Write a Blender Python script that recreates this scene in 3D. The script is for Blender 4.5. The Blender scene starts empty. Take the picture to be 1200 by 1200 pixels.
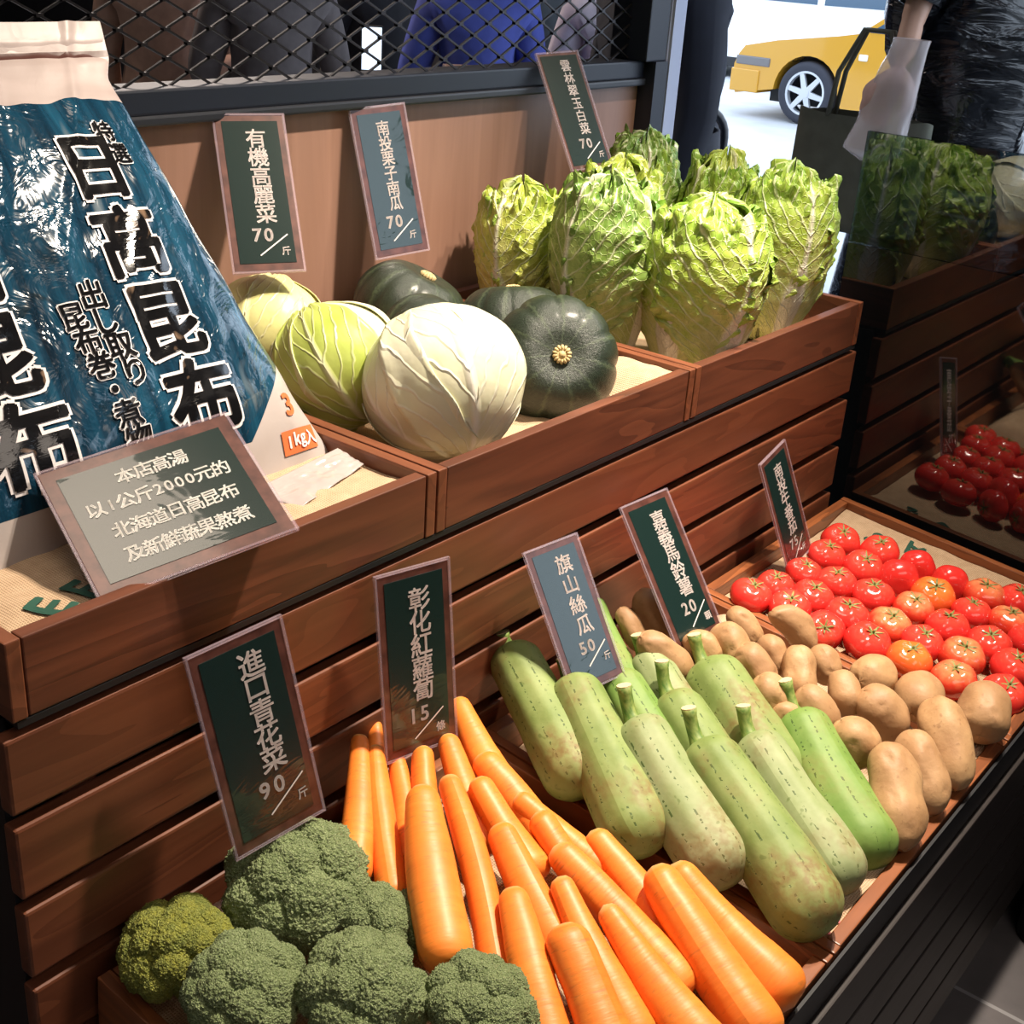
import bpy, bmesh, math, random
from mathutils import Vector, Matrix, Quaternion, noise
random.seed(7)
PI = math.pi
scene = bpy.context.scene
COL = scene.collection

# ------------------------------------------------------------------ camera
cam_d = bpy.data.cameras.new('camera'); cam = bpy.data.objects.new('camera', cam_d); COL.objects.link(cam)
cam_d.sensor_width = 36.0; cam_d.sensor_fit = 'HORIZONTAL'; cam_d.lens = 44.864
cam_d.clip_start = 0.02; cam_d.clip_end = 300
RX = Vector((0.6236808574758483, -0.7791030775649885, 0.06340806373761902))
RY = Vector((0.2887424613239482, 0.30500143796632756, 0.9075251588066641))
RZ = Vector((-0.7263951948125613, -0.5476974688340598, 0.41518369860338367))
m3 = Matrix((RX, RY, RZ)).transposed()
cam.matrix_world = Matrix.Translation((0, 0, 1.5)) @ m3.to_4x4()
scene.camera = cam

# ------------------------------------------------------------------ world, lights, exposure
w = bpy.data.worlds.new('daylight'); scene.world = w; w.use_nodes = True
bg = w.node_tree.nodes['Background']
bg.inputs['Color'].default_value = (0.72, 0.84, 1.0, 1); bg.inputs['Strength'].default_value = 2.7

def light(name, kind, loc, aim, energy, color, **kw):
    d = bpy.data.lights.new(name, kind); d.energy = energy; d.color = color
    for k, v in kw.items(): setattr(d, k, v)
    o = bpy.data.objects.new(name, d); COL.objects.link(o); o.location = loc
    o.rotation_euler = (Vector(aim) - Vector(loc)).to_track_quat('-Z', 'Y').to_euler()
    return o
WARM = (1.0, 0.86, 0.70)
light('track_spot', 'SPOT', (1.60, 0.46, 2.62), (1.13, 0.85, 0.85), 320, WARM, spot_size=math.radians(62), spot_blend=0.9, shadow_soft_size=0.035)
light('track_spot', 'SPOT', (1.95, 0.44, 2.62), (1.75, 0.80, 0.80), 130, WARM, spot_size=math.radians(60), spot_blend=0.9, shadow_soft_size=0.035)
light('soft_fill_light', 'AREA', (0.35, -0.9, 2.72), (0.6, 0.4, 0.6), 16, (1.0, 0.86, 0.74), shape='RECTANGLE', size=1.8, size_y=1.2)  # soft fill added to lift the shadows, not a fixture of the shop
light('notice_reflection_light', 'AREA', (.52, 1.05, 2.74), (.52, 1.05, 0), 6, (1.0, .82, .66), shape='RECTANGLE', size=.66, size_y=.56)  # added out of view so the notice board mirrors a tan glow
light('queue_fill_light', 'AREA', (3.2, 4.2, 2.7), (3.3, 3.3, 0.6), 62, (1.0, 0.85, 0.75), shape='RECTANGLE', size=1.6, size_y=1.2)  # fill lamp added to brighten the people behind the mesh
scene.view_settings.view_transform = 'Standard'; scene.view_settings.look = 'None'
scene.view_settings.exposure = 0.2; scene.view_settings.gamma = 1.0
scene.view_settings.use_curve_mapping = False

# ------------------------------------------------------------------ helpers
def tag(o, label=None, cat=None, group=None, kind=None):
    if label: o['label'] = label
    if cat: o['category'] = cat
    if group: o['group'] = group
    if kind: o['kind'] = kind
    return o
def empty(name, loc=(0, 0, 0), rot=None, label=None, cat=None, group=None):
    o = bpy.data.objects.new(name, None); COL.objects.link(o); o.empty_display_size = 0.02
    o.location = loc
    if rot is not None:
        if isinstance(rot, Quaternion): o.rotation_mode = 'QUATERNION'; o.rotation_quaternion = rot
        else: o.rotation_euler = rot
    return tag(o, label, cat, group)
def link(name, me, mat=None, parent=None, smooth=True, loc=None, rot=None):
    o = bpy.data.objects.new(name, me); COL.objects.link(o)
    if mat is not None and not me.materials: me.materials.append(mat)
    if smooth and len(me.polygons): me.polygons.foreach_set('use_smooth', [True] * len(me.polygons))
    if parent is not None: o.parent = parent
    if loc is not None: o.location = loc
    if rot is not None:
        if isinstance(rot, Quaternion): o.rotation_mode = 'QUATERNION'; o.rotation_quaternion = rot
        else: o.rotation_euler = rot
    return o
def mesh(name, verts, faces, uvs=None):
    me = bpy.data.meshes.new(name); me.from_pydata([tuple(v) for v in verts], [], faces); me.update()
    if uvs:
        ul = me.uv_layers.new(name='UVMap')
        buf = []
        for lp in me.loops: buf += list(uvs[lp.vertex_index])
        ul.data.foreach_set('uv', buf)
    return me
def grid(nu, nv, fn, close=False):
    V, F, U = [], [], []
    for j in range(nv + 1):
        for i in range(nu + (0 if close else 1)):
            u, v = i / nu, j / nv
            V.append(fn(u, v)); U.append((u, v))
    n = nu if close else nu + 1
    for j in range(nv):
        for i in range(nu):
            a = j * n + i; b = j * n + (i + 1) % n
            F.append((a, b, b + n, a + n))
    return V, F, U
def sheet(me_name, nu, nv, fn, thick=0.0, close=False):
    V, F, U = grid(nu, nv, fn, close)
    return mesh(me_name, V, F, U)
def revolve(nm, nu, nv, fn):
    """closed surface: fn(u, v) for v in 0..1, poles at both ends; seam duplicated so UV stays continuous"""
    V, F, U = grid(nu, nv, fn, False)
    return mesh(nm, V, F, U)
class MB:
    def __init__(s): s.v = []; s.f = []
    def add(s, V, F):
        o = len(s.v); s.v += [Vector(x) for x in V]; s.f += [tuple(i + o for i in f) for f in F]; return s
    def box(s, lo, hi, M=None, bevel=0.0):
        bm = bmesh.new(); bmesh.ops.create_cube(bm, size=1)
        c = [(a + b) / 2 for a, b in zip(lo, hi)]; d = [abs(b - a) for a, b in zip(lo, hi)]
        for v in bm.verts: v.co = Vector((v.co[i] * d[i] + c[i] for i in range(3)))
        if bevel: bmesh.ops.bevel(bm, geom=bm.edges[:], offset=bevel, segments=2, profile=.6, affect='EDGES')
        bm.verts.index_update()
        V = [(M @ v.co) if M else v.co.copy() for v in bm.verts]; F = [tuple(v.index for v in f.verts) for f in bm.faces]
        bm.free(); return s.add(V, F)
    def tube(s, pts, r, seg=10, cap=True):
        pts = [Vector(p) for p in pts]; n = len(pts)
        rr = r if isinstance(r, (list, tuple)) else [r] * n
        V, F = [], []; up = Vector((0, 0, 1)); prev = None
        for k, p in enumerate(pts):
            t = (pts[min(k + 1, n - 1)] - pts[max(k - 1, 0)]).normalized()
            if prev is None:
                a = up if abs(t.z) < .9 else Vector((1, 0, 0)); x = a.cross(t).normalized()
            else: x = (prev - t * prev.dot(t)).normalized()
            prev = x; y = t.cross(x)
            for i in range(seg):
                q = 2 * PI * i / seg; V.append(p + (x * math.cos(q) + y * math.sin(q)) * rr[k])
        for k in range(n - 1):
            for i in range(seg):
                a = k * seg + i; b = k * seg + (i + 1) % seg; F.append((a, b, b + seg, a + seg))
        if cap: F.append(tuple(range(seg))[::-1]); F.append(tuple(range((n - 1) * seg, n * seg)))
        return s.add(V, F)
    def prism(s, poly, y0, y1, M=None):
        n = len(poly); V = [Vector((p[0], y0, p[1])) for p in poly] + [Vector((p[0], y1, p[1])) for p in poly]
        if M: V = [M @ v for v in V]
        F = [tuple(range(n)), tuple(range(2 * n - 1, n - 1, -1))] + [(i, i + n, (i + 1) % n + n, (i + 1) % n) for i in range(n)]
        return s.add(V, F)
    def obj(s, name, mat, parent=None, smooth=False, **k):
        me = mesh(name, s.v, s.f); o = link(name, me, mat, parent, smooth, **k); return o
def autosmooth(o, ang=0.6):
    me = o.data
    me.polygons.foreach_set('use_smooth', [True] * len(me.polygons))
    bm = bmesh.new(); bm.from_mesh(me)
    for e in bm.edges:
        if len(e.link_faces) == 2 and e.calc_face_angle(0) > ang: e.smooth = False
    bm.to_mesh(me); bm.free(); return o
def nz(p, s=1.0, seed=0.0): return noise.noise(Vector((p[0] * s + seed, p[1] * s + seed * 1.7, p[2] * s - seed)))
def dup(root, loc=None, rot=None, scale=None):
    c = root.copy(); COL.objects.link(c)
    for k in ('label', 'category', 'group'):
        pass
    for ch in list(root.children):
        d = ch.copy(); COL.objects.link(d); d.parent = c
        for g in ch.children:
            e = g.copy(); COL.objects.link(e); e.parent = d
    if loc is not None: c.location = loc
    if rot is not None:
        if isinstance(rot, Quaternion): c.rotation_mode = 'QUATERNION'; c.rotation_quaternion = rot
        else: c.rotation_euler = rot
    if scale is not None: c.scale = (scale,) * 3 if isinstance(scale, (int, float)) else scale
    return c
ORD = ['first', 'second', 'third', 'fourth', 'fifth', 'sixth', 'seventh', 'eighth', 'ninth']

# ------------------------------------------------------------------ materials
class MT:
    def __init__(s, name, rough=0.5, **bsdf):
        s.m = bpy.data.materials.new(name); s.m.use_nodes = True; s.nt = s.m.node_tree
        s.b = s.nt.nodes['Principled BSDF']; s.b.inputs['Roughness'].default_value = rough
        s.set(**bsdf)
    def set(s, **k):
        for a, v in k.items():
            i = s.b.inputs[a.replace('_', ' ')]
            if isinstance(v, bpy.types.NodeSocket): s.nt.links.new(v, i)
            elif isinstance(v, (tuple, list)) and len(v) == 3 and i.type == 'RGBA': i.default_value = (*v, 1)
            else: i.default_value = v
        return s
    def n(s, typ, ins=None, out=0, **props):
        nd = s.nt.nodes.new('ShaderNode' + typ)
        for k, v in props.items(): setattr(nd, k, v)
        for k, v in (ins or {}).items():
            i = nd.inputs[k]
            if isinstance(v, bpy.types.NodeSocket): s.nt.links.new(v, i)
            elif isinstance(v, (tuple, list)) and len(v) == 3 and i.type == 'RGBA': i.default_value = (*v, 1)
            else: i.default_value = v
        return nd.outputs[out]
    def coord(s, which='Object'): return s.n('TexCoord', out=which)
    def map(s, vec, scale=(1, 1, 1), rot=(0, 0, 0), loc=(0, 0, 0)): return s.n('Mapping', {'Vector': vec, 'Scale': scale, 'Rotation': rot, 'Location': loc})
    def noise(s, vec, scale=5, detail=4, rough=.5, dist=0, out='Fac'): return s.n('TexNoise', {'Vector': vec, 'Scale': scale, 'Detail': detail, 'Roughness': rough, 'Distortion': dist}, out=out)
    def ramp(s, fac, stops, interp='LINEAR'):
        nd = s.nt.nodes.new('ShaderNodeValToRGB'); cr = nd.color_ramp; cr.interpolation = interp
        while len(cr.elements) < len(stops): cr.elements.new(0.5)
        for e, (p, c) in zip(cr.elements, stops):
            e.position = p; e.color = (*c, 1) if not isinstance(c, (int, float)) else (c, c, c, 1)
        s.nt.links.new(fac, nd.inputs[0]); return nd.outputs[0]
    def mix(s, fac, a, b, blend='MIX'):
        nd = s.nt.nodes.new('ShaderNodeMix'); nd.data_type = 'RGBA'; nd.blend_type = blend
        for i, v in ((0, fac), (6, a), (7, b)):
            if isinstance(v, bpy.types.NodeSocket): s.nt.links.new(v, nd.inputs[i])
            elif isinstance(v, (tuple, list)): nd.inputs[i].default_value = (*v, 1)
            else: nd.inputs[i].default_value = v
        return nd.outputs[2]
    def math(s, op, a, b=0.0, clamp=False):
        return s.n('Math', {0: a, 1: b}, operation=op, use_clamp=clamp)
    def sep(s, vec):
        nd = s.nt.nodes.new('ShaderNodeSeparateXYZ'); s.nt.links.new(vec, nd.inputs[0]); return nd.outputs[0], nd.outputs[1], nd.outputs[2]
    def rand(s): return s.n('ObjectInfo', out='Random')
    def bump(s, h, strength=.3, dist=.002, normal=None):
        ins = {'Height': h, 'Strength': strength, 'Distance': dist}
        if normal is not None: ins['Normal'] = normal
        o = s.n('Bump', ins); s.nt.links.new(o, s.b.inputs['Normal']); return o
    def color(s, c): s.set(Base_Color=c); return s
def flat(name, c, rough=.5, **k): return MT(name, rough, Base_Color=c, **k).m

def wood(name, axis, dark, light_, rough=.42, scale=1.0, coat=.15):
    t = MT(name, rough); co = t.coord()
    r = t.rand(); off = t.n('CombineXYZ', {0: t.math('MULTIPLY', r, 7.0), 1: t.math('MULTIPLY', r, 3.0), 2: t.math('MULTIPLY', r, 5.0)})
    co = t.n('VectorMath', {0: co, 1: off}, operation='ADD')
    sc = [38 * scale] * 3; sc[axis] = 2.2 * scale
    g = t.noise(t.map(co, sc), 1.0, 6, .6, 1.2)
    sc2 = [9 * scale] * 3; sc2[axis] = 1.3 * scale
    big = t.noise(t.map(co, sc2), 1.0, 2, .5, 2.0)
    rings = t.math('FRACT', t.math('MULTIPLY', big, 6.0))
    fac = t.math('ADD', t.math('MULTIPLY', g, .75), t.math('MULTIPLY', rings, .28))
    c = t.ramp(fac, [(.25, dark), (.75, light_)])
    c = t.mix(t.math('MULTIPLY', r, .45), c, tuple(x * .62 for x in light_))
    t.color(c); t.bump(fac, .25, .0015); t.set(Coat_Weight=coat, Coat_Roughness=.35); return t.m
W_SLAT = [wood('stained_slat_wood', 0, (.085, .024, .011), (.215, .068, .030))]
W_X = wood('crate_wood_lengthwise', 0, (.055, .017, .009), (.19, .060, .028), .45)
W_Y = wood('crate_wood_crosswise', 1, (.085, .026, .012), (.24, .078, .034), .45)
W_RIM = wood('crate_wood_lit', 0, (.11, .032, .010), (.36, .115, .036), .42)  # lit copy of the crate wood: lamp glow on the rims put into the colour
W_RIMY = wood('crate_wood_lit_crosswise', 1, (.11, .032, .010), (.36, .115, .036), .42)  # same lit copy with the grain crosswise
W_BLACK = wood('black_stained_wood', 0, (.012, .0095, .009), (.036, .028, .027), .5, 1, .05)
BLACK = flat('matt_black', (.006, .007, .009), .6)

def burlap_mat():
    t = MT('burlap', .95); u = t.coord('UV')
    w1 = t.n('TexWave', {'Vector': u, 'Scale': 55.0, 'Distortion': .8, 'Detail': 1.0}, wave_type='BANDS', bands_direction='X', out='Fac')
    w2 = t.n('TexWave', {'Vector': u, 'Scale': 55.0, 'Distortion': .8, 'Detail': 1.0}, wave_type='BANDS', bands_direction='Y', out='Fac')
    h = t.math('MAXIMUM', w1, w2); nse = t.noise(t.coord(), 60, 3)
    c = t.ramp(t.math('ADD', t.math('MULTIPLY', h, .5), t.math('MULTIPLY', nse, .5)), [(.2, (.33, .21, .115)), (.8, (.60, .43, .28))])
    t.color(c); t.bump(h, .6, .0015); return t.m
BURLAP = burlap_mat()
def veneer():
    t = MT('wall_veneer', .45); x, y, z = t.sep(t.coord())
    co = t.coord(); band = t.noise(t.map(co, (1.6, 1, .02)), 1.0, 1)
    g = t.noise(t.map(co, (26, 1, 1.3)), 1.0, 6, .6, .8)
    f = t.math('ADD', t.math('MULTIPLY', g, .5), t.math('MULTIPLY', band, .6))
    t.color(t.ramp(f, [(.3, (.17, .088, .060)), (.8, (.36, .205, .150))])); t.bump(g, .06, .001); return t.m
VENEER = veneer()
STEEL = flat('dark_painted_steel', (.006, .009, .018), .45, Metallic=0.0)
MESHM = flat('expanded_mesh_steel', (.035, .032, .034), .32, Metallic=.7)
WHITE_P = flat('white_painted_post', (.30, .33, .44), .4)

# ------------------------------------------------------------------ measured places (metres)
SIGN = {'cabbage': ((1.0845, 1.2512, 1.1774), (0.8557, -0.5172, 0.0175), (0.2845, 0.4985, 0.8189), 0.0859, 0.2069), 'pumpkin': ((1.3579, 1.2843, 1.1591), (0.9575, -0.2768, 0.0809), (0.0001, 0.2811, 0.9597), 0.0854, 0.2052), 'napa': ((1.768, 1.2631, 1.2361), (0.9631, -0.2627, 0.0583), (0.0918, 0.5244, 0.8465), 0.0823, 0.1947), 'broccoli': ((0.6603, 0.7772, 0.7946), (0.9827, -0.15, 0.1089), (-0.0788, 0.194, 0.9778), 0.097, 0.2113), 'carrot': ((0.8941, 0.7888, 0.7726), (0.9707, -0.2404, -0.0012), (0.0371, 0.1449, 0.9887), 0.0899, 0.2124), 'luffa': ((1.1449, 0.7572, 0.7433), (0.9606, -0.2584, 0.1022), (0.0518, 0.5277, 0.8478), 0.078, 0.1807), 'potato': ((1.3584, 0.7489, 0.7313), (0.9787, -0.1856, 0.0874), (0.0362, 0.5756, 0.8169), 0.0848, 0.2023), 'tomato': ((1.7711, 0.7846, 0.6808), (0.9742, 0.0438, 0.2214), (-0.2245, 0.2903, 0.9302), 0.0823, 0.197), 'board': ((0.6568, 0.8918, 1.0009), (0.9403, -0.2946, 0.1702), (0.1942, 0.8754, 0.4427), 0.1838, 0.1511)}
TOMATO = [('A', (1.6231, 0.7517, 0.5873), 0.0316, 0), ('A', (1.6408, 0.694, 0.5821), 0.0313, 0), ('A', (1.6257, 0.6283, 0.5762), 0.0294, 1), ('A', (1.647, 0.567, 0.5706), 0.0342, 0), ('A', (1.6548, 0.5038, 0.5649), 0.0324, 3), ('A', (1.659, 0.4371, 0.5589), 0.0319, 2), ('A', (1.6832, 0.371, 0.5529), 0.0316, 0), ('B', (1.6806, 0.7407, 0.5863), 0.0295, 0), ('B', (1.6994, 0.6842, 0.5812), 0.0319, 0), ('B', (1.692, 0.622, 0.5756), 0.034, 0), ('B', (1.7217, 0.5645, 0.5704), 0.0325, 2), ('B', (1.7165, 0.5095, 0.5654), 0.0307, 0), ('B', (1.7305, 0.4518, 0.5602), 0.0329, 2), ('B', (1.763, 0.3851, 0.5542), 0.0328, 0), ('C', (1.7601, 0.7304, 0.5854), 0.028, 0), ('C', (1.7743, 0.6793, 0.5808), 0.0314, 0), ('C', (1.7853, 0.6218, 0.5756), 0.0324, 0), ('C', (1.803, 0.5599, 0.57), 0.0308, 2), ('C', (1.7936, 0.4996, 0.5645), 0.0328, 0), ('C', (1.7984, 0.4359, 0.5588), 0.0324, 0), ('C', (1.8642, 0.3933, 0.5549), 0.0328, 0), ('D', (1.8449, 0.7325, 0.5856), 0.0312, 0), ('D', (1.8595, 0.6726, 0.5801), 0.0323, 0), ('D', (1.8714, 0.6157, 0.575), 0.0334, 4), ('D', (1.8696, 0.5543, 0.5695), 0.0342, 3), ('D', (1.8699, 0.49, 0.5637), 0.0296, 0), ('D', (1.89, 0.4361, 0.5588), 0.0321, 2), ('E', (1.9176, 0.741, 0.5863), 0.032, 0), ('E', (1.9386, 0.6777, 0.5806), 0.0318, 0), ('E', (1.9381, 0.611, 0.5746), 0.0299, 4), ('E', (1.9314, 0.5513, 0.5692), 0.0308, 4), ('E', (1.9426, 0.4959, 0.5642), 0.0332, 2), ('E', (1.9737, 0.4512, 0.5602), 0.0319, 0)]
CARROT = [((0.8395, 0.8203, 0.6809), (0.7208, 0.7096, 0.6339), 0.0187), ((0.8429, 0.7989, 0.6762), (0.7343, 0.666, 0.6242), 0.0177), ((0.8829, 0.8376, 0.6716), (0.8071, 0.7477, 0.6323), 0.0118), ((0.8652, 0.7887, 0.6607), (0.7855, 0.6926, 0.62), 0.015), ((0.8844, 0.7659, 0.6688), (0.8017, 0.6673, 0.6245), 0.0175), ((0.815, 0.7046, 0.6816), (0.7092, 0.5743, 0.6241), 0.0271), ((0.8636, 0.7102, 0.6696), (0.7261, 0.5245, 0.6028), 0.0183), ((0.9214, 0.762, 0.668), (0.8595, 0.6512, 0.6209), 0.0189), ((0.9765, 0.7937, 0.675), (0.933, 0.6857, 0.6286), 0.0218), ((0.9299, 0.7173, 0.658), (0.9159, 0.6081, 0.6113), 0.0219), ((0.8872, 0.6869, 0.6644), (0.8646, 0.5921, 0.6179), 0.0212), ((0.8551, 0.6302, 0.6518), (0.8021, 0.5104, 0.5997), 0.0231), ((0.9181, 0.6546, 0.644), (0.9293, 0.5545, 0.5994), 0.0199), ((0.9032, 0.6156, 0.6485), (0.8888, 0.5319, 0.6045), 0.0201), ((0.8831, 0.5737, 0.6392), (0.8686, 0.4128, 0.5779), 0.024), ((0.8411, 0.5409, 0.6451), (0.7822, 0.4034, 0.586), 0.0203), ((0.7832, 0.4951, 0.6481), (0.7325, 0.3968, 0.5947), 0.0263), ((0.7904, 0.5625, 0.6499), (0.7067, 0.4454, 0.5954), 0.0227), ((0.9438, 0.5699, 0.6251), (0.9165, 0.442, 0.5743), 0.0225), ((0.8443, 0.4838, 0.639), (0.8178, 0.3511, 0.5794), 0.0273), ((0.9312, 0.4827, 0.6321), (0.8813, 0.3312, 0.5699), 0.0299), ((0.9638, 0.4764, 0.6175), (0.9475, 0.3413, 0.562), 0.0321)]
LUFFA = [((1.1063, 0.8109, 0.6665), (1.0403, 0.6681, 0.6093), 0.0387), ((1.1078, 0.7173, 0.6579), (1.0182, 0.5646, 0.5983), 0.0407), ((1.184, 0.7021, 0.642), (1.1408, 0.6026, 0.5954), 0.0356), ((1.2957, 0.8174, 0.666), (1.2065, 0.6849, 0.6113), 0.0258), ((1.2577, 0.7051, 0.6407), (1.2182, 0.6113, 0.5955), 0.0337), ((1.2014, 0.6275, 0.634), (1.1497, 0.5096, 0.5829), 0.039), ((1.1044, 0.6148, 0.6472), (1.0454, 0.4751, 0.5908), 0.0416), ((1.1281, 0.5378, 0.6407), (1.0573, 0.3714, 0.5778), 0.0425), ((1.2123, 0.516, 0.6211), (1.1498, 0.38, 0.5656), 0.0386), ((1.3068, 0.5029, 0.6098), (1.2281, 0.3814, 0.5578), 0.0454), ((1.2991, 0.632, 0.631), (1.2456, 0.5119, 0.5794), 0.0463)]
POTATO = [((1.3012, 0.768, 0.6546), (-0.11, -0.676, -0.7286), 0.0318, 0.0161), ((1.3567, 0.7641, 0.6538), (0.0215, -0.68, -0.7329), 0.042, 0.0258), ((1.279, 0.6962, 0.6495), (0.495, -0.591, -0.6369), 0.0483, 0.0245), ((1.334, 0.6755, 0.6451), (0.1567, -0.6718, -0.724), 0.0297, 0.0249), ((1.366, 0.6505, 0.6499), (-0.1257, -0.6748, -0.7273), 0.0325, 0.0296), ((1.4367, 0.6669, 0.6433), (0.2411, -0.6601, -0.7114), 0.0328, 0.0224), ((1.3569, 0.6053, 0.6403), (0.0173, -0.6801, -0.733), 0.0343, 0.0269), ((1.3264, 0.5611, 0.6309), (0.1587, -0.6715, -0.7238), 0.0321, 0.0251), ((1.3137, 0.5336, 0.6149), (0.0173, -0.6801, -0.733), 0.0224, 0.0194), ((1.4714, 0.6124, 0.6418), (0.3494, -0.6373, -0.6869), 0.0477, 0.0259), ((1.4158, 0.6101, 0.6312), (-0.1329, -0.6741, -0.7266), 0.0294, 0.0219), ((1.3994, 0.5621, 0.6311), (-0.6498, -0.517, -0.5572), 0.0388, 0.0259), ((1.4628, 0.5552, 0.6195), (-0.2944, -0.65, -0.7006), 0.0284, 0.0232), ((1.4137, 0.5042, 0.6188), (-0.5174, -0.582, -0.6273), 0.0317, 0.0234), ((1.3518, 0.5106, 0.6202), (0.1604, -0.6714, -0.7236), 0.0353, 0.0261), ((1.5008, 0.4979, 0.6073), (-0.9662, 0.1753, 0.1889), 0.0643, 0.0313), ((1.4241, 0.4519, 0.6077), (0.3021, -0.6484, -0.6988), 0.0401, 0.0331), ((1.5205, 0.439, 0.5948), (-0.9576, -0.196, -0.2113), 0.0524, 0.0334), ((1.3349, 0.4499, 0.6073), (0.0138, -0.6801, -0.733), 0.0334, 0.0286), ((1.2919, 0.3742, 0.5912), (-0.6288, -0.5289, -0.57), 0.0655, 0.0366), ((1.3753, 0.3732, 0.5808), (-0.4946, -0.5911, -0.6371), 0.0538, 0.0318), ((1.4485, 0.3734, 0.587), (-0.5635, -0.5619, -0.6056), 0.0614, 0.0339), ((1.5651, 0.3637, 0.5839), (-0.9195, -0.2674, -0.2882), 0.0591, 0.0379)]
BROC = [((0.5515, 0.77, 0.611), 0.0526), ((0.6779, 0.7448, 0.6188), 0.0745), ((0.5553, 0.6783, 0.6178), 0.0565), ((0.6204, 0.5967, 0.6205), 0.0611), ((0.7078, 0.6516, 0.6054), 0.0482), ((0.682, 0.5131, 0.6129), 0.0551)]
# ------------------------------------------------------------------ the setting
WY = 1.335          # face of the back wall
GX = 2.12           # shop front plane
def struct(name, mb, mat, label, cat, **k):
    o = mb.obj(name, mat, None, **k); return tag(o, label, cat, None, 'structure')
def floor_mat():
    t = MT('floor_tile', .35); co = t.coord()
    br = t.nt.nodes.new('ShaderNodeTexBrick'); br.offset = 0.0; br.squash = 1.0
    t.nt.links.new(t.map(co, (1, 1, 1), (0, 0, 0), (.085, .25, 0)), br.inputs['Vector'])
    for k, v in (('Color1', (.15, .142, .148, 1)), ('Color2', (.14, .132, .138, 1)), ('Mortar', (.42, .42, .44, 1)), ('Scale', 1.0), ('Mortar Size', .004), ('Brick Width', .6), ('Row Height', .6)): br.inputs[k].default_value = v
    n = t.noise(co, 14, 4)
    t.color(t.mix(.35, br.outputs['Color'], t.ramp(n, [(.3, (.09, .085, .09)), (.7, (.20, .18, .185))]))); return t.m
struct('floor', MB().box((-3, -4, -.12), (2.16, WY, 0)), floor_mat(), 'dark grey tiled shop floor with pale grout lines', 'floor')
struct('ceiling', MB().box((-3, -4, 2.8), (2.16, WY + .1, 2.9)), flat('ceiling_paint', (.30, .27, .25), .9), 'dim shop ceiling above the display', 'ceiling')
WALLP = flat('dark_wall_paint', (.10, .085, .075), .8)
struct('wall_left', MB().box((-3.1, -4, 0), (-3, WY, 2.8)), WALLP, 'dark shop wall far to the left', 'wall')
struct('wall_front', MB().box((-3, -4.1, 0), (2.16, -4, 2.8)), WALLP, 'dark shop wall behind the viewer', 'wall')
struct('wall_back', MB().box((-3, WY, 0), (GX - .02, WY + .06, 1.256)), VENEER, 'brown wood veneer wall behind the upper crates', 'wall')
struct('wall_upper', MB().box((-3, WY, 2.3), (GX + .04, WY + .08, 2.8)), WALLP, 'dark wall band above the mesh window', 'wall')
# expanded-metal window above the veneer wall
win = empty('window_1', (0, WY, 1.256)); tag(win, 'dark steel framed window filled with diamond expanded-metal mesh', 'window', None, 'structure')
mb = MB().box((-1.2, -.012, .012), (2.06, .05, .042), bevel=.003).box((-1.2, -.03, 1.0), (2.06, .05, 1.05)).box((-1.2, -.03, .042), (-1.15, .05, 1.0))
mb.obj('window_frame', STEEL, win)
MB().box((-1.2, -.018, 0), (2.06, .05, .012), bevel=.003).obj('window_sill', flat('sill_steel', (.016, .018, .024), .4), win)
mb = MB().box((2.035, -.03, .042), (2.10, .05, 1.05), bevel=.003).box((2.06, -.035, -1.256), (2.10, .06, .042))
mb.obj('window_post', STEEL, win)
mb = MB(); px, pz = .068, .0335; x0, x1, z0, z1 = -1.15, 2.035, .04, 1.0; sl = pz / px
for sgn in (1, -1):
    k0 = -80 if sgn > 0 else 0
    for k in range(-90, 120):
        # line z = z0 + sgn*sl*(x - x0) + k*pz
        pts = []
        a = x0; b = x1
        za = z0 + sgn * sl * (a - x0) + k * pz; zb = z0 + sgn * sl * (b - x0) + k * pz
        if sgn > 0:
            if za < z0: a = x0 + (z0 - za) / sl; za = z0
            if zb > z1: b = b - (zb - z1) / sl; zb = z1
        else:
            if za > z1: a = x0 + (za - z1) / sl; za = z1
            if zb < z0: b = b - (z0 - zb) / sl; zb = z0
        if b - a < .01: continue
        A = Vector((a, .012 + .0012 * sgn, za)); B = Vector((b, .012 + .0012 * sgn, zb)); d = (B - A).normalized(); nrm = Vector((0, 1, 0)); s_ = d.cross(nrm) * .0013; q = nrm * .0018
        V = [A - s_ - q, A + s_ - q, A + s_ + q, A - s_ + q, B - s_ - q, B + s_ - q, B + s_ + q, B - s_ + q]
        mb.add(V, [(0, 1, 2, 3), (7, 6, 5, 4), (0, 4, 5, 1), (1, 5, 6, 2), (2, 6, 7, 3), (3, 7, 4, 0)])
mb.obj('diamond_mesh', MESHM, win)
mb = MB()
r = 0
for i in range(int((x1 - x0) / (px / 2)) ):
    for j in range(int((z1 - z0) / pz)):
        x = x0 + i * px / 2 + 0; z = z0 + (j + (i % 2) * .5) * pz
        if i % 1 == 0 and x < x1 - .01 and .3 < x and z < .35:
            mb.box((x - .0048, .0085, z - .0021), (x + .0048, .0155, z + .0021))
mb.obj('mesh_knuckles', MESHM, win)
# white jamb of the street doorway
struct('trim_1', MB().box((2.102, 1.305, -.1), (2.155, 1.385, 2.8), bevel=.004).box((2.106, 1.300, -.1), (2.118, 1.306, 2.8)), WHITE_P, 'white painted doorway post beside the mesh window', 'door post')
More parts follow.
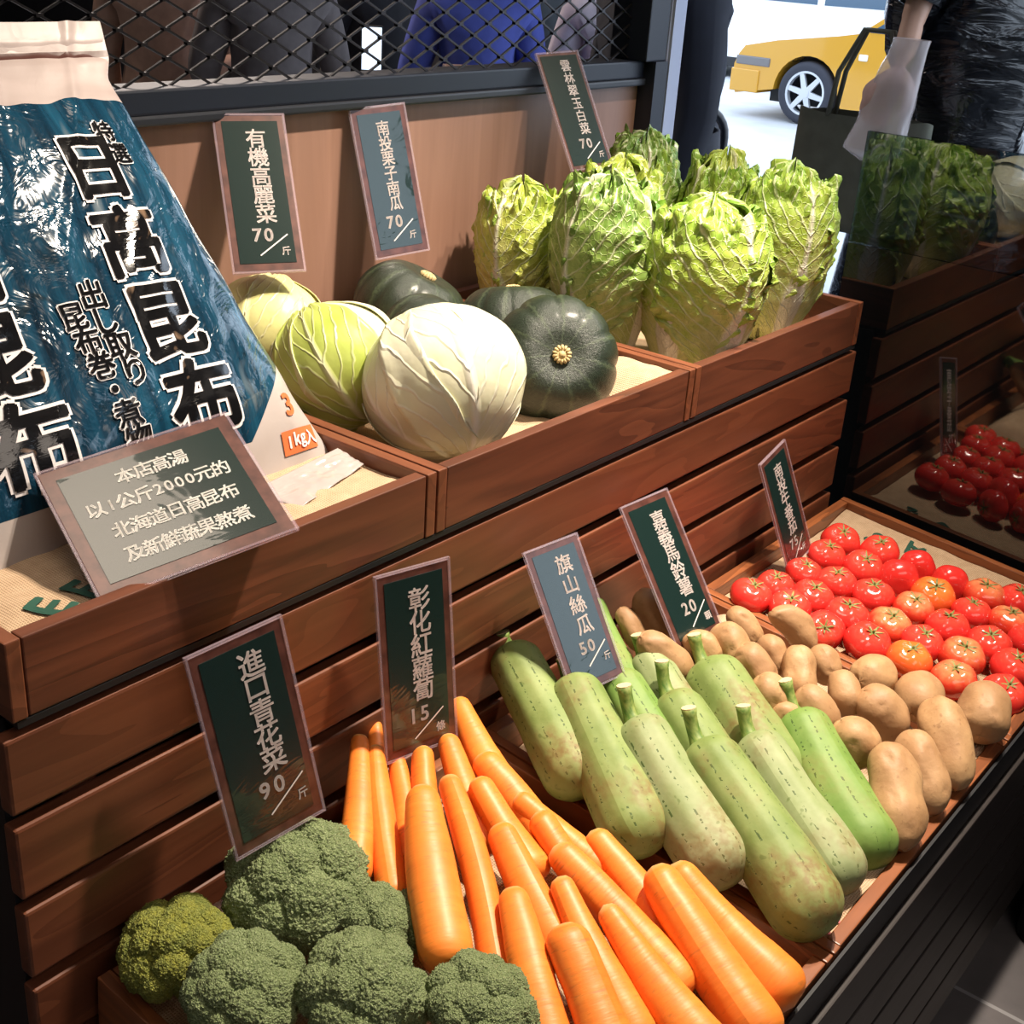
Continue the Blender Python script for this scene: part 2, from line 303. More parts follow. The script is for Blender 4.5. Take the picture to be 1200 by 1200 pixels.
# black glass panel of the shop front: opaque mirror-black below, tinted clear glass above
t = MT('black_mirror_glass', .03, Base_Color=(.004, .006, .008)); t.set(IOR=1.85, Specular_IOR_Level=.5); BGL = t.m
t = MT('tinted_glass', .0); tr = t.nt.nodes.new('ShaderNodeBsdfTransparent'); tr.inputs[0].default_value = (.30, .34, .36, 1)
gl = t.nt.nodes.new('ShaderNodeBsdfGlossy'); gl.inputs['Roughness'].default_value = .01; gl.inputs['Color'].default_value = (.9, .95, 1, 1)
mx = t.nt.nodes.new('ShaderNodeMixShader'); mx.inputs[0].default_value = .085
t.nt.links.new(tr.outputs[0], mx.inputs[1]); t.nt.links.new(gl.outputs[0], mx.inputs[2]); t.nt.links.new(mx.outputs[0], t.nt.nodes['Material Output'].inputs[0]); TGL = t.m
gp = empty('window_2', (GX, 0, 0)); tag(gp, 'dark shop-front glass panel mirroring the crates at their right end', 'glass panel', None, 'structure')
MB().box((0, -1.6, .0), (.012, .58, 2.8)).box((0, .58, 0), (.012, .906, 1.04)).obj('black_glass', BGL, gp)
MB().box((0, .581, 1.041), (.012, .906, 1.228)).obj('clear_glass', TGL, gp)
MB().box((0, .58, 1.62), (.05, 1.30, 2.8)).obj('daylight_baffle', WALLP, gp)  # unseen soffit added to hold back street daylight above the pane
e = empty('waste_bin', (1.99, .16, 0), label='black box-shaped bin on the floor at the lower right by the glass', cat='bin')
def bf(u, v):
    a = 2 * PI * u; c, s_ = math.cos(a), math.sin(a); return (.105 * math.copysign(abs(c) ** .35, c), .15 * math.copysign(abs(s_) ** .35, s_), .30 * v + .004)
V_, F_, U_ = grid(48, 6, bf, True); F_ += [tuple(range(48))[::-1]]; link('bin_body', mesh('bin', V_, F_), flat('black_plastic', (.006, .006, .007), .35), e)
V_, F_, U_ = grid(48, 4, lambda u, v: (lambda p: (p[0] * (1.04 - v * .5), p[1] * (1.04 - v * .5), .305 + .02 * v))(bf(u, 1)), True); F_ += [tuple(range(48 * 4, 48 * 5))]; link('bin_lid', mesh('bin_lid', V_, F_), flat('black_plastic_lid', (.010, .010, .011), .3), e)
struct('wall_shopfront', MB().box((GX, -4, 0), (GX + .05, -1.6, 1.7)).box((GX, -4, 1.7), (GX + .05, -3.5, 2.8)), WALLP, 'dark wall with a high window opening, nearer than the glass panel', 'wall')
# the street side
def street_mat():
    t = MT('street_asphalt', .8); n = t.noise(t.coord(), 3, 5)
    t.color(t.ramp(n, [(.3, (.44, .46, .49)), (.7, (.53, .55, .58))])); return t.m
struct('ground', MB().box((-8, WY + .1, -.2), (60, 60, -.1)).box((2.16, -40, -.2), (60, WY + .1, -.1)), street_mat(), 'pale washed-out street and pavement outside the doorway', 'street')
DARKW = flat('dark_arcade_wall', (.035, .032, .035), .8)
struct('wall_arcade', MB().box((5.2, 3.22, -.1), (5.4, 9, 2.9)).box((-1.6, 8.9, -.1), (5.4, 9, 2.9)).box((-1.7, WY + .1, -.1), (-1.6, 9, 2.9)), DARKW, 'dark arcade walls behind the queue of people', 'wall')
struct('dimming_roof', MB().box((-1.7, WY + .08, 2.8), (5.4, 9, 2.9)), DARKW, 'added dark roof that keeps the queue dim', 'ceiling')  # unseen roof added to block the sky and dim the people

# ------------------------------------------------------------------ crates and stands
TH = .09; O3 = Vector((0, .822, .5856)); SS = Vector((0, -math.cos(TH), -math.sin(TH))); NN = Vector((0, -math.sin(TH), math.cos(TH)))
def L(x, s, n): return Vector((x, 0, 0)) + O3 + SS * s + NN * n
LOWM = Matrix((( 1, 0, 0, 0), (0, -SS.y, NN.y, 0), (0, -SS.z, NN.z, 0), (0, 0, 0, 1)))  # local x, -s, n
HB = .0745; TB = .016
def crate(label, x0, x1, depth, M, front_mat, WX=None, WYY=None):
    WX = WX or W_X; WYY = WYY or W_Y
    """local frame: x right, y from 0 (front) to depth (back), z 0 at the rim, downwards negative"""
    e = empty('produce_crate', label=label, cat='crate', group='slatted produce crates'); e.matrix_world = M
    W = x1 - x0; g = .0015
    for nm, lo, hi, mt in (('front_board', (TB + g, 0, -HB), (W - TB - g, TB, 0), front_mat), ('back_board', (TB + g, depth - TB, -HB), (W - TB - g, depth, 0), WX),
                           ('side_board', (g, -.001, -HB), (TB, depth, .0008), WYY), ('side_board', (W - TB, -.001, -HB), (W - g, depth, .0008), WYY)):
        MB().box(lo, hi, bevel=.0015).obj(nm, mt, e)
    MB().box((TB, TB, -HB), (W - TB, depth - TB, -HB + .008)).obj('base_board', W_X, e)
    return e
UX = [.450, .967, 1.507, 2.058]; UY = .834; UZ = .96; UD = .49
LX = [.497, 1.052, 1.588, 2.104]; LD = .494
ulab = ['upper left dark wooden crate holding the big blue kelp bag', 'upper middle dark wooden crate holding cabbages and green squashes', 'upper right dark wooden crate holding the Chinese cabbages']
llab = ['lower left wooden crate holding broccoli and carrots', 'lower middle wooden crate holding loofahs and potatoes', 'lower right wooden crate of tomatoes beside the dark glass']
for i in range(3): crate(ulab[i], UX[i], UX[i + 1], UD, Matrix.Translation((UX[i], UY, UZ)), W_X)
for i in range(3):
    crate(llab[i], LX[i], LX[i + 1], LD, Matrix.Translation(L(LX[i], LD, 0)) @ LOWM, W_RIM, W_RIM, W_RIMY)
# upper slatted riser
e = empty('slatted_riser', (0, UY, 0), label='tall brown slatted stand carrying the three upper crates', cat='display stand')
P_ = .0896
for i in range(1, 7):
    zt = UZ - P_ * i
    MB().box((.442, 0, zt - HB), (2.068, .018, zt), bevel=.003).obj('slat', W_SLAT[0], e)
MB().box((.452, .055, .0), (2.058, .065, UZ - .08)).obj('dark_backing', BLACK, e)  # black sheet standing in for the darkness behind the slat gaps
MB().box((.446, .02, .0), (.456, .49, UZ - .08)).obj('end_panel', BLACK, e)
MB().box((2.055, .02, .0), (2.064, .49, UZ - .08)).obj('end_panel', BLACK, e)
MB().box((.456, .0, UZ - .082), (2.055, .485, UZ - .0755)).obj('shelf_board', BLACK, e)
for x in (.50, .97, 1.24, 1.51, 2.0):
    MB().box((x, .0185, 0), (x + .035, .05, UZ - .085)).obj('post', W_SLAT[0], e)
# lower base with black slats
e = empty('display_plinth', (0, .328, 0), label='low black slatted plinth under the lower crates', cat='display stand')
def fz(k): return .487 - k * .0735
MB().box((.492, -.004, .489), (2.105, -.0004, .534)).obj('fascia_board', flat('black_fascia', (.012, .013, .016), .5), e)
for k in range(0, 5):
    MB().box((.49, -.012, .487 - .0805 * k - .0745), (2.108, .004, .487 - .0805 * k), bevel=.0025).obj('slat', W_BLACK, e)
MB().box((.50, .03, 0), (2.10, .04, .445)).obj('dark_backing', BLACK, e)
MB().box((.497, .03, 0), (.507, .49, .46)).obj('end_panel', BLACK, e)
b = MB(); b.add([(.5, .02, .455), (2.1, .02, .455), (2.1, .488, .497), (.5, .488, .497), (.5, .02, .445), (2.1, .02, .445), (2.1, .488, .487), (.5, .488, .487)], [(0, 1, 2, 3), (7, 6, 5, 4), (0, 4, 5, 1), (1, 5, 6, 2), (2, 6, 7, 3), (3, 7, 4, 0)])
b.obj('shelf_board', BLACK, e)

# burlap linings (height fields inside the crates)
def sstep(a, b, x):
    t = max(0, min(1, (x - a) / (b - a))); return t * t * (3 - 2 * t)
def lining(label, x0, x1, depth, M, hfun, amp=.004, seed=0):
    W = x1 - x0 - 2 * TB - .003; D = depth - 2 * TB - .002
    def f(u, v):
        x = u * W; y = v * D; ed = min(x, W - x, y, D - y)
        h = hfun(x + x0 + TB, depth - TB - y)          # world x, distance from the back
        h += amp * (noise.noise(Vector((x * 14 + seed, y * 14, seed))) + .6 * noise.noise(Vector((x * 34, y * 34 + seed, 3))))
        return (x + TB + .0015, y + TB + .001, max(h, -HB + .010))
    me = sheet('burlap', 70, 64, f); o = link('burlap_lining', me, BURLAP, None)
    o.matrix_world = M; return tag(o, label, 'burlap', 'burlap crate linings'), f
def UM(i): return Matrix.Translation((UX[i], UY, UZ))
def LM(i): return Matrix.Translation(L(LX[i], LD, 0)) @ LOWM
bl0, blf0 = lining('tan printed burlap under the blue kelp bag', UX[0], UX[1], UD, UM(0), lambda x, s: -.022 + .006 * sstep(.2, .4, s), .004, 1)
lining('tan burlap in the cabbage and squash crate', UX[1], UX[2], UD, UM(1), lambda x, s: -.058 + .052 * sstep(1.36, 1.47, x) * sstep(.25, .4, s), .005, 2)
lining('tan burlap beneath the upright Chinese cabbages', UX[2], UX[3], UD, UM(2), lambda x, s: -.062, .003, 3)
def edge(x, s, x0, x1): return sstep(0, .07, x - x0) * sstep(0, .07, x1 - x) * sstep(0, .09, s) * sstep(0, .05, LD - s)
lining('tan burlap heaped under the carrots and broccoli', LX[0], LX[1], LD, LM(0), lambda x, s: -.06 + (.03 + .13 * (LD - s)) * edge(x, s, LX[0], LX[1]) * sstep(.62, .74, x), .003, 4)
def hl(x, s):
    k = sstep(1.28, 1.36, x); base = (-.060 + .13 * (LD - s)) * (1 - k) + (-.022 + .11 * (LD - s)) * k
    e_ = edge(x, s, LX[1], LX[2]); h = -.058 * (1 - e_) + base * e_
    fr = sstep(.415, .45, s)                               # the sacking bunches up along the front board
    return h * (1 - fr) + (-.004 + .006 * noise.noise(Vector((x * 18, 1, 2)))) * fr
bl4, blf4 = lining('tan burlap under the loofahs and potatoes bunched along the front board', LX[1], LX[2], LD, LM(1), hl, .006, 5)
bl5, blf5 = lining('flat tan burlap spread under the tomatoes', LX[2], LX[3], LD, LM(2), lambda x, s: -.026 + .012 * sstep(2.0, 2.08, x), .0025, 6)

# ------------------------------------------------------------------ lettering
_gc = {}
def glyph(ch, bold=.012):
    key = (ch, bold)
    if key in _gc: return _gc[key]
    cu = bpy.data.curves.new('t', 'FONT'); cu.body = ch; cu.size = 1.0; cu.offset = bold; cu.resolution_u = 3
    o = bpy.data.objects.new('t', cu); COL.objects.link(o)
    bpy.context.view_layer.update()
    me = bpy.data.meshes.new_from_object(o.evaluated_get(bpy.context.evaluated_depsgraph_get()))
    V = [(v.co.x, v.co.y) for v in me.vertices]; F = [tuple(p.vertices) for p in me.polygons]
    bpy.data.objects.remove(o); bpy.data.curves.remove(cu); bpy.data.meshes.remove(me)
    xs = [p[0] for p in V]; ys = [p[1] for p in V]
    _gc[key] = (V, F, (min(xs), min(ys), max(xs), max(ys))); return _gc[key]
def put(mb, ch, cx, cy, h, fn, bold=.012, wscale=1.0, rot=0.0, fit=False, sub=0):
    """centre glyph ch at (cx, cy); h = em size (or exact height with fit); fn maps (x, y) to 3D"""
    V, F, (a, b, c, d) = glyph(ch, 0.0)
    s = h / (d - b) if fit else h * 1.0
    mx_, my_ = (a + c) / 2, (b + d) / 2
    P0 = [(((x - mx_) * s * wscale), (y - my_) * s) for x, y in V]
    if bold > 0:                                         # embolden by a ring of small shifts
        nb = 4 if bold < .03 else 8; P = []; F0 = F; F = []
        for q in range(nb):
            a_ = 2 * PI * (q + .5) / nb; F += [tuple(i + len(P) for i in f) for f in F0]; P += [(x + bold * h * math.cos(a_), y + bold * h * math.sin(a_)) for x, y in P0]
    else: P = P0
    if rot: P = [(x * math.cos(rot) - y * math.sin(rot), x * math.sin(rot) + y * math.cos(rot)) for x, y in P]
    if sub:
        bm = bmesh.new(); vs = [bm.verts.new((x, y, 0)) for x, y in P]
        for f in F:
            try: bm.faces.new([vs[i] for i in f])
            except ValueError: pass
        bmesh.ops.triangulate(bm, faces=bm.faces[:])
        for _ in range(4):
            es = [e for e in bm.edges if e.calc_length() > sub]
            if not es: break
            bmesh.ops.subdivide_edges(bm, edges=es, cuts=1, use_grid_fill=False); bmesh.ops.triangulate(bm, faces=bm.faces[:])
        bm.verts.index_update()
        P = [(v.co.x, v.co.y) for v in bm.verts]; F = [tuple(v.index for v in f.verts) for f in bm.faces]; bm.free()
    mb.add([fn(cx + x, cy + y) for x, y in P], F)
INK_G = flat('dark_green_print', (.015, .075, .05), .9); INK_R = flat('pink_print', (.55, .16, .18), .9)
def print_on(lin, f, chars, x0, x1, depth, ink, h, bold=.03):
    W = x1 - x0 - 2 * TB - .003; D = depth - 2 * TB - .002; mb = MB()
    def fn(x, y):
        p = Vector(f(min(1, max(0, (x - TB) / W)), min(1, max(0, (y - TB) / D)))); p.z += .0022; return p
    for ch, x, y, r in chars: put(mb, ch, x, y, h, fn, bold, rot=r, sub=.012)
    mb.obj('printed_lettering', ink, lin)
print_on(bl0, blf0, [('E', .075, .050, .5), ('E', .115, .058, .35), ('C', .16, .07, .4)], UX[0], UX[1], UD, INK_G, .055)
print_on(bl5, blf5, [('S', .445, .395, 1.2), ('A', .46, .33, 1.3)], LX[2], LX[3], LD, INK_G, .05)
print_on(bl4, blf4, [('A', .030, .030, .6), ('R', .055, .034, .6)], LX[1], LX[2], LD, INK_R, .04)

# price signs
SGREEN = MT('sign_green', .25, Base_Color=(.008, .022, .020)); SGREEN.set(Coat_Weight=1.0, Coat_Roughness=.05)
nb_ = SGREEN.n('Bump', {'Height': SGREEN.noise(SGREEN.map(SGREEN.coord(), (1, 1.9, 1)), 11, 3, .5, 1.0), 'Strength': .22, 'Distance': .005}); SGREEN.nt.links.new(nb_, SGREEN.b.inputs['Coat Normal']); SGREEN = SGREEN.m
def sign_wood():
    t = MT('sign_wood_border', .35); n = t.noise(t.map(t.coord(), (60, 60, 8)), 1, 4)
    t.color(t.ramp(n, [(.3, (.055, .019, .015)), (.7, (.13, .048, .036))])); t.set(Coat_Weight=.6, Coat_Roughness=.1); return t.m
SWOOD = sign_wood()
t = MT('clear_sleeve', .12, Base_Color=(.62, .48, .56)); t.set(Alpha=.26, Coat_Weight=.5); SLEEVE = t.m
INK = flat('white_lettering', (.80, .72, .70), .5)
def sign_frame(key):
    c, ux, uy, W, H = SIGN[key]; ux = Vector(ux).normalized(); uy = Vector(uy); uy = (uy - ux * uy.dot(ux)).normalized(); nz_ = ux.cross(uy)
    c = Vector(c); M = Matrix((ux, uy, nz_)).transposed().to_4x4(); M.translation = c
    return M, W, H
def plate(e, W, H, bw, ft):
    MB().box((-W / 2, -H / 2, -.0012), (W / 2, H / 2, .0012), bevel=.0005).obj('backing_board', SWOOD, e)
    MB().box((-W / 2 + bw, -H / 2 + bw * ft, .0012), (W / 2 - bw, H / 2 - bw, .0018)).obj('green_panel', SGREEN, e)
    s = MB(); k = .0028
    for lo, hi in (((-W / 2 - k, -H / 2 - k, -.0016), (-W / 2 - .0002, H / 2 + k, .0022)), ((W / 2 + .0002, -H / 2 - k, -.0016), (W / 2 + k, H / 2 + k, .0022)),
                   ((-W / 2, -H / 2 - k, -.0016), (W / 2, -H / 2 - .0002, .0022)), ((-W / 2, H / 2 + .0002, -.0016), (W / 2, H / 2 + k, .0022))): s.box(lo, hi)
    s.obj('clear_sleeve', SLEEVE, e)
def price_sign(key, chars, price, unit, label, cx=.02, y0=.12, y1=.66, gs=.115, bw=.09):
    M, W, H = sign_frame(key); e = empty('price_sign', label=label, cat='sign', group='green price signs'); e.matrix_world = M
    plate(e, W, H, bw * W, 1.25)
    mb = MB(); fn = lambda x, y: Vector((x, y, .0024)); n = len(chars)
    for i, ch in enumerate(chars):
        y = H * (.5 - (y0 + (y1 - y0) * (i + .5) / n)); put(mb, ch, cx * W, y, H * gs * 1.08, fn, .016)
    ym = H * (.5 - (y1 + .075)); dx = -.13 if len(price) > 1 else 0
    for i, ch in enumerate(price): put(mb, ch, (cx - .17 + .165 * i) * W, ym, H * .08, fn, .03, fit=True)
    a = Vector((cx * W - .16 * W, H * (.5 - (y1 + .205)))); b = Vector((cx * W + .27 * W, H * (.5 - (y1 + .075)))); d = (b - a).normalized(); s = Vector((-d.y, d.x)) * .0008
    mb.add([(*(a - s), .0024), (*(b - s), .0024), (*(b + s), .0024), (*(a + s), .0024)], [(0, 1, 2, 3)])
    put(mb, unit, cx * W + .22 * W, H * (.5 - (y1 + .18)), H * .058, fn, .022)
    mb.obj('lettering', INK, e); return e
price_sign('cabbage', '有機高麗菜', '70', '斤', 'dark green cabbage price sign with five big characters, on the wall beside the blue bag', cx=.06, y0=.09, y1=.70, gs=.12)
price_sign('pumpkin', '南投栗子南瓜', '70', '斤', 'glossy reflective squash price sign on the wall, above the dark squashes', cx=.03, y0=.09, y1=.70, gs=.098)
price_sign('napa', '雲林翠玉白菜', '70', '斤', 'tilted dark price sign on the wall behind the Chinese cabbages', cx=.10, y0=.06, y1=.72, gs=.10, bw=.05)
price_sign('broccoli', '進口青花菜', '90', '斤', 'large green price sign standing behind the broccoli', cx=.10, y0=.08, y1=.68, gs=.125)
price_sign('carrot', '彰化紅蘿蔔', '15', '條', 'green price sign standing above the carrots', cx=.06, y0=.10, y1=.72, gs=.125)
price_sign('luffa', '旗山絲瓜', '50', '斤', 'price sign tucked behind the pale green loofahs', cx=.10, y0=.08, y1=.66, gs=.125)
price_sign('potato', '嘉義馬鈴薯', '20', '顆', 'price sign leaning back over the potatoes', cx=.10, y0=.10, y1=.70, gs=.12)
price_sign('tomato', '南投牛番茄', '75', '斤', 'narrow-looking price sign turned sideways among the tomatoes', cx=.02, y0=.10, y1=.74, gs=.125)
M, W, H = sign_frame('board')
e = empty('notice_board', label='wide wood-bordered notice with four lines of white writing, leaning on the blue bag', cat='sign'); e.matrix_world = M
plate(e, W, H, .0125, 1.0)
mb = MB(); fn = lambda x, y: Vector((x, y, .0024))
for row, (txt, yy, xc) in enumerate((('本店高湯', .80, .52), ('以1公斤2000元的', .62, .50), ('北海道日高昆布', .43, .52), ('及新鮮蔬果熬煮', .24, .52))):
    n = len(txt); gw = [(.60 if c.isdigit() else 1.0) for c in txt]; em = .0172; tot = sum(gw) * em; x = (xc - .5) * W - tot / 2
    for c, g_ in zip(txt, gw):
        put(mb, c, x + g_ * em / 2, (yy - .5) * H - .002, .0118 if c.isdigit() else .0185, fn, .020, fit=c.isdigit()); x += g_ * em
mb.obj('lettering', flat('notice_lettering', (.88, .86, .82), .5), e)

# ------------------------------------------------------------------ the kelp bag
BB = Vector((0, .978, .916)); BU = Vector((0, .532, .847)).normalized(); BN = Vector((0, -BU.z, BU.y)); BLEN = .545
def bedge(v):
    q = v / BLEN
    pts = [(0, .950), (.06, .951), (.2, .928), (.4, .905), (.6, .884), (.8, .866), (.88, .858), (.93, .870), (1, .876)]
    for (a, xa), (b, xb) in zip(pts, pts[1:]):
        if q <= b: k = (q - a) / (b - a); k = k * k * (3 - 2 * k) * .5 + k * .5; return xa + (xb - xa) * k
    return pts[-1][1]
def bledge(v): return .47 + .06 * (v / BLEN)
def bagP(x, v, side=1, extra=0.0):
    xr = bedge(v); xl = bledge(v); u = (x - xl) / (xr - xl); u = max(0, min(1, u)); q = max(0, min(1, v / BLEN))
    b = (max(0, 1 - (2 * u - 1) ** 2)) ** .5 * (sstep(0, .22, q) * (1 - sstep(.62, .97, q))) ** .7
    wr = .0045 * noise.noise(Vector((x * 16 + v * 6, v * 9, 2.0))) + .0016 * noise.noise(Vector((x * 40 - v * 16, v * 26, 5.0)))
    wr += .003 * max(0, 1 - abs(noise.noise(Vector((x * 12 - v * 5, v * 3.2, 9.0)))) * 5)
    wr *= min(1, u * 12, (1 - u) * 12)
    if side > 0: d = .044 * b + wr * .9 + extra
    else: d = -.030 * b + wr * .3
    fold = .004 * sstep(.915, .93, q) * (1 - sstep(.945, .96, q)) if side > 0 else 0
    return Vector((x, 0, 0)) + BB + BU * v + BN * (d - fold + .006)
V, F, U = [], [], []
NU, NV = 120, 140
for side in (1, -1):
    o0 = len(V)
    for j in range(NV + 1):
        v = BLEN * j / NV; xl, xr = bledge(v), bedge(v)
        for i in range(NU + 1):
            x = xl + (xr - xl) * i / NU; V.append(bagP(x, v, side)); U.append((x, v))
    for j in range(NV):
        for i in range(NU):
            a = o0 + j * (NU + 1) + i; q = (a, a + 1, a + NU + 2, a + NU + 1); F.append(q if side > 0 else q[::-1])
t = MT('kelp_bag_film', .12); uv = t.coord('UV'); x, v, _ = t.sep(uv)
nb = t.noise(uv, 9, 2); nb2 = t.noise(t.map(uv, (60, 3.0, 1), (0, 0, -.15)), 1, 5, .6)
top_b = t.math('ADD', .452, t.math('MULTIPLY', t.math('SUBTRACT', nb, .5), .05))
lowb = t.math('ADD', .062, t.math('MULTIPLY', t.n('MapRange', {'Value': x, 'From Min': .84, 'From Max': .93, 'To Min': 0.0, 'To Max': .085}), 1.0))
film = t.math('MULTIPLY', t.math('LESS_THAN', v, top_b), t.math('GREATER_THAN', v, lowb))
kelp = t.ramp(nb2, [(.28, (.003, .010, .020)), (.48, (.006, .036, .070)), (.72, (.014, .085, .150))])
blot = t.noise(uv, 26, 3, .5, .6); kelp = t.mix(t.ramp(blot, [(.62, 0.0), (.70, .75)]), kelp, (.006, .012, .016))
grey = t.noise(t.map(uv, (16, 5.5, 1), (0, 0, -.5)), 1, 2, .5, 1.0); kelp = t.mix(t.ramp(grey, [(.64, 0.0), (.70, .55)]), kelp, (.20, .24, .26))
white = t.ramp(t.noise(t.map(uv, (5, 25, 1), (0, 0, .3)), 1, 3), [(.3, (.37, .30, .28)), (.7, (.50, .42, .40))])
paper = t.mix(t.math('GREATER_THAN', v, .3), (.44, .39, .37), white)
col = t.mix(film, paper, kelp)
seam = t.math('MULTIPLY', t.math('GREATER_THAN', v, .505), t.math('LESS_THAN', v, t.math('ADD', .5105, t.math('MULTIPLY', nb, .004))))
t.color(t.mix(seam, col, (.07, .018, .012)))
t.set(Coat_Weight=t.math('MULTIPLY', film, .7), Coat_Roughness=.05)
t.set(Roughness=t.n('MapRange', {'Value': film, 'To Min': .42, 'To Max': .16}))
h = t.math('ADD', t.math('MULTIPLY', t.noise(uv, 22, 3, .55, 1.5), 1.0), t.math('MULTIPLY', t.noise(t.map(uv, (14, 6, 1), (0, 0, -.45)), 1, 2, .5, 1.0), 1.4)); t.bump(t.math('MULTIPLY', h, t.math('ADD', .12, t.math('MULTIPLY', film, .88))), .55, .008)
BAGM = t.m
bag = empty('kelp_bag', (.70, .955, .93), label='big glossy blue plastic bag of dried kelp leaning in the upper left crate', cat='bag')
def child_of(o, e):
    o.parent = e; o.matrix_parent_inverse = Matrix.Translation(-Vector(e.location)); return o
child_of(link('bag_film', mesh('bag_film', V, F, U), BAGM), bag)
LW = flat('bag_white_outline', (.80, .76, .76), .4); LBK = MT('bag_black_letter', .12, Base_Color=(.006, .006, .007)); LBK.set(Coat_Weight=.6, Coat_Roughness=.05)
nn_ = LBK.noise(LBK.coord(), 34, 2, .5, .6); LBK.color(LBK.ramp(nn_, [(.66, (.006, .006, .007)), (.72, (.20, .13, .085))])); LBK = LBK.m
LOR = flat('bag_orange_print', (.75, .16, .05), .5)
mo, mk, ms = MB(), MB(), MB()
def on(extra): return lambda x, v: bagP(x, v, 1, extra)
for txt, x, v, hgt in [('日', .772, .372, .076), ('高', .777, .292, .078), ('昆', .784, .205, .084), ('布', .790, .118, .090),
                       ('日', .588, .372, .076), ('高', .588, .292, .078), ('昆', .590, .205, .084), ('布', .592, .118, .090)]:
    put(mo, txt, x, v, hgt, on(.0017), .074, 1.06, sub=.009); put(mk, txt, x, v, hgt, on(.0028), .031, 1.06, sub=.009)
small = [('特', .806, .412, .025), ('選', .812, .386, .025)]
for i, ch in enumerate('出し取り'): small.append((ch, .708 + .004 * i, .244 - .0275 * i, .031))
for i, ch in enumerate('昆布巻・煮物'): small.append((ch, .680 + .004 * i, .226 - .0255 * i, .029))
for txt, x, v, hgt in small:
    put(mo, txt, x, v, hgt, on(.0017), .075, 1.0, sub=.009); put(mk, txt, x, v, hgt, on(.0028), .025, 1.0, sub=.009)
child_of(mo.obj('letter_outline', LW, None), bag); child_of(mk.obj('black_lettering', LBK, None), bag)
put(ms, '3', .905, .090, .024, on(.0016), .05, fit=True, sub=.01)
bx = MB(); s0 = 12
for i in range(s0):
    for j in range(5):
        q = [(.882 + .052 * a / s0, .036 + .026 * b / 5) for a, b in ((i, j), (i + 1, j), (i + 1, j + 1), (i, j + 1))]
        ms.add([on(.0016)(*p) for p in q], [(0, 1, 2, 3)])
child_of(ms.obj('orange_print', LOR, None), bag)
mw = MB()
for ch, x in (('1', .892), ('㎏', .907), ('入', .924)): put(mw, ch, x, .049, .018, on(.0028), .03, sub=.01)
child_of(mw.obj('white_lettering', LW, None), bag)
# crumpled clear plastic gusset at the bag's lower right corner
B0, B1, C0, C1 = Vector((.80, .950, .947)), Vector((.938, .958, .958)), Vector((.822, .893, .941)), Vector((.945, .926, .943))
def gus(u, v):
    p = (B0 * (1 - u) + B1 * u) * (1 - v) + (C0 * (1 - u) + C1 * u) * v
    k = min(1, v * 4) * (1 - .6 * v)
    return p + Vector((0, -.4, .7)) * (k * (.008 * noise.noise(Vector((u * 4, v * 2, 1))) + .003 * noise.noise(Vector((u * 13, v * 7, 4)))) + .002 * v * math.sin(u * 14) + .004 * v)
t = MT('crumpled_clear_film', .2, Base_Color=(.46, .40, .385)); t.set(Alpha=.93, Coat_Weight=.5)
g_ = child_of(link('corner_flap', sheet('corner_flap', 40, 34, gus), t.m), bag); md = g_.modifiers.new('t', 'SOLIDIFY'); md.thickness = .0008

# ------------------------------------------------------------------ tomatoes
def tomato_mat(name, base, top):
    t = MT(name, .16); x, y, z = t.sep(t.coord()); r = t.rand(); n = t.noise(t.coord(), 3.0, 3)
    f = t.n('MapRange', {'Value': t.math('ADD', z, t.math('MULTIPLY', n, .5)), 'From Min': .55, 'From Max': 1.15})
    c = t.mix(f, base, top); c = t.mix(t.math('MULTIPLY', r, .35), c, (.62, .030, .022)); t.color(c)
    t.set(Coat_Weight=.5, Coat_Roughness=.06, Specular_IOR_Level=.5, Subsurface_Weight=.0); return t.m
TOM_R = tomato_mat('tomato_red', (.78, .035, .030), (.80, .09, .05)); TOM_O = tomato_mat('tomato_orange', (.84, .13, .025), (.88, .28, .05)); TOM_Y = tomato_mat('tomato_pale_shoulder', (.70, .05, .022), (.85, .45, .18))
def tomato_mesh(seed):
    def f(u, v):
        ph = 2 * PI * u; th = PI * v; lob = 1 + .028 * math.cos(5 * ph + seed) * math.sin(th) + .02 * math.cos(3 * ph + seed * 2) * math.sin(th)
        r = math.sin(th); z = math.cos(th)
        dip = .17 * math.exp(-(th / .42) ** 2) + .08 * math.exp(-((PI - th) / .4) ** 2) * -1
        return (r * math.cos(ph) * lob, r * math.sin(ph) * lob, .80 * z - dip + .03 * math.cos(5 * ph + seed) * math.exp(-((th - .5) / .4) ** 2))
    return revolve('tomato', 48, 32, f)
CALYX = MT('calyx_green', .6); CALYX.color(CALYX.ramp(CALYX.noise(CALYX.coord(), 6, 3), [(.3, (.10, .13, .025)), (.7, (.30, .27, .08))])); CALYX = CALYX.m
def calyx_mesh(seed):
    rnd = random.Random(seed); mb = MB()
    for k in range(6):
        a = 2 * PI * k / 6 + rnd.uniform(-.2, .2); ln = rnd.uniform(.34, .50); up = rnd.uniform(.0, .10); wd = .07
        d = Vector((math.cos(a), math.sin(a), 0)); s = Vector((-d.y, d.x, 0)); pts = []
        for i in range(6):
            q = i / 5; p = d * ln * q + Vector((0, 0, .625 + .055 * math.sin(q * PI * .6) + up * q * q)); wq = wd * (1 - q) ** .7 * (.5 + q) + .004
            pts += [p - s * wq, p + Vector((0, 0, .02)), p + s * wq]
        F = []
        for i in range(5):
            for j in range(2): F.append((i * 3 + j, i * 3 + j + 1, i * 3 + j + 4, i * 3 + j + 3))
        mb.add(pts, F)
    mb.tube([(0, 0, .60), (.01, .0, .70), (.035, .01, .78)], [.055, .045, .05], 8)
    return mesh('calyx', mb.v, mb.f)
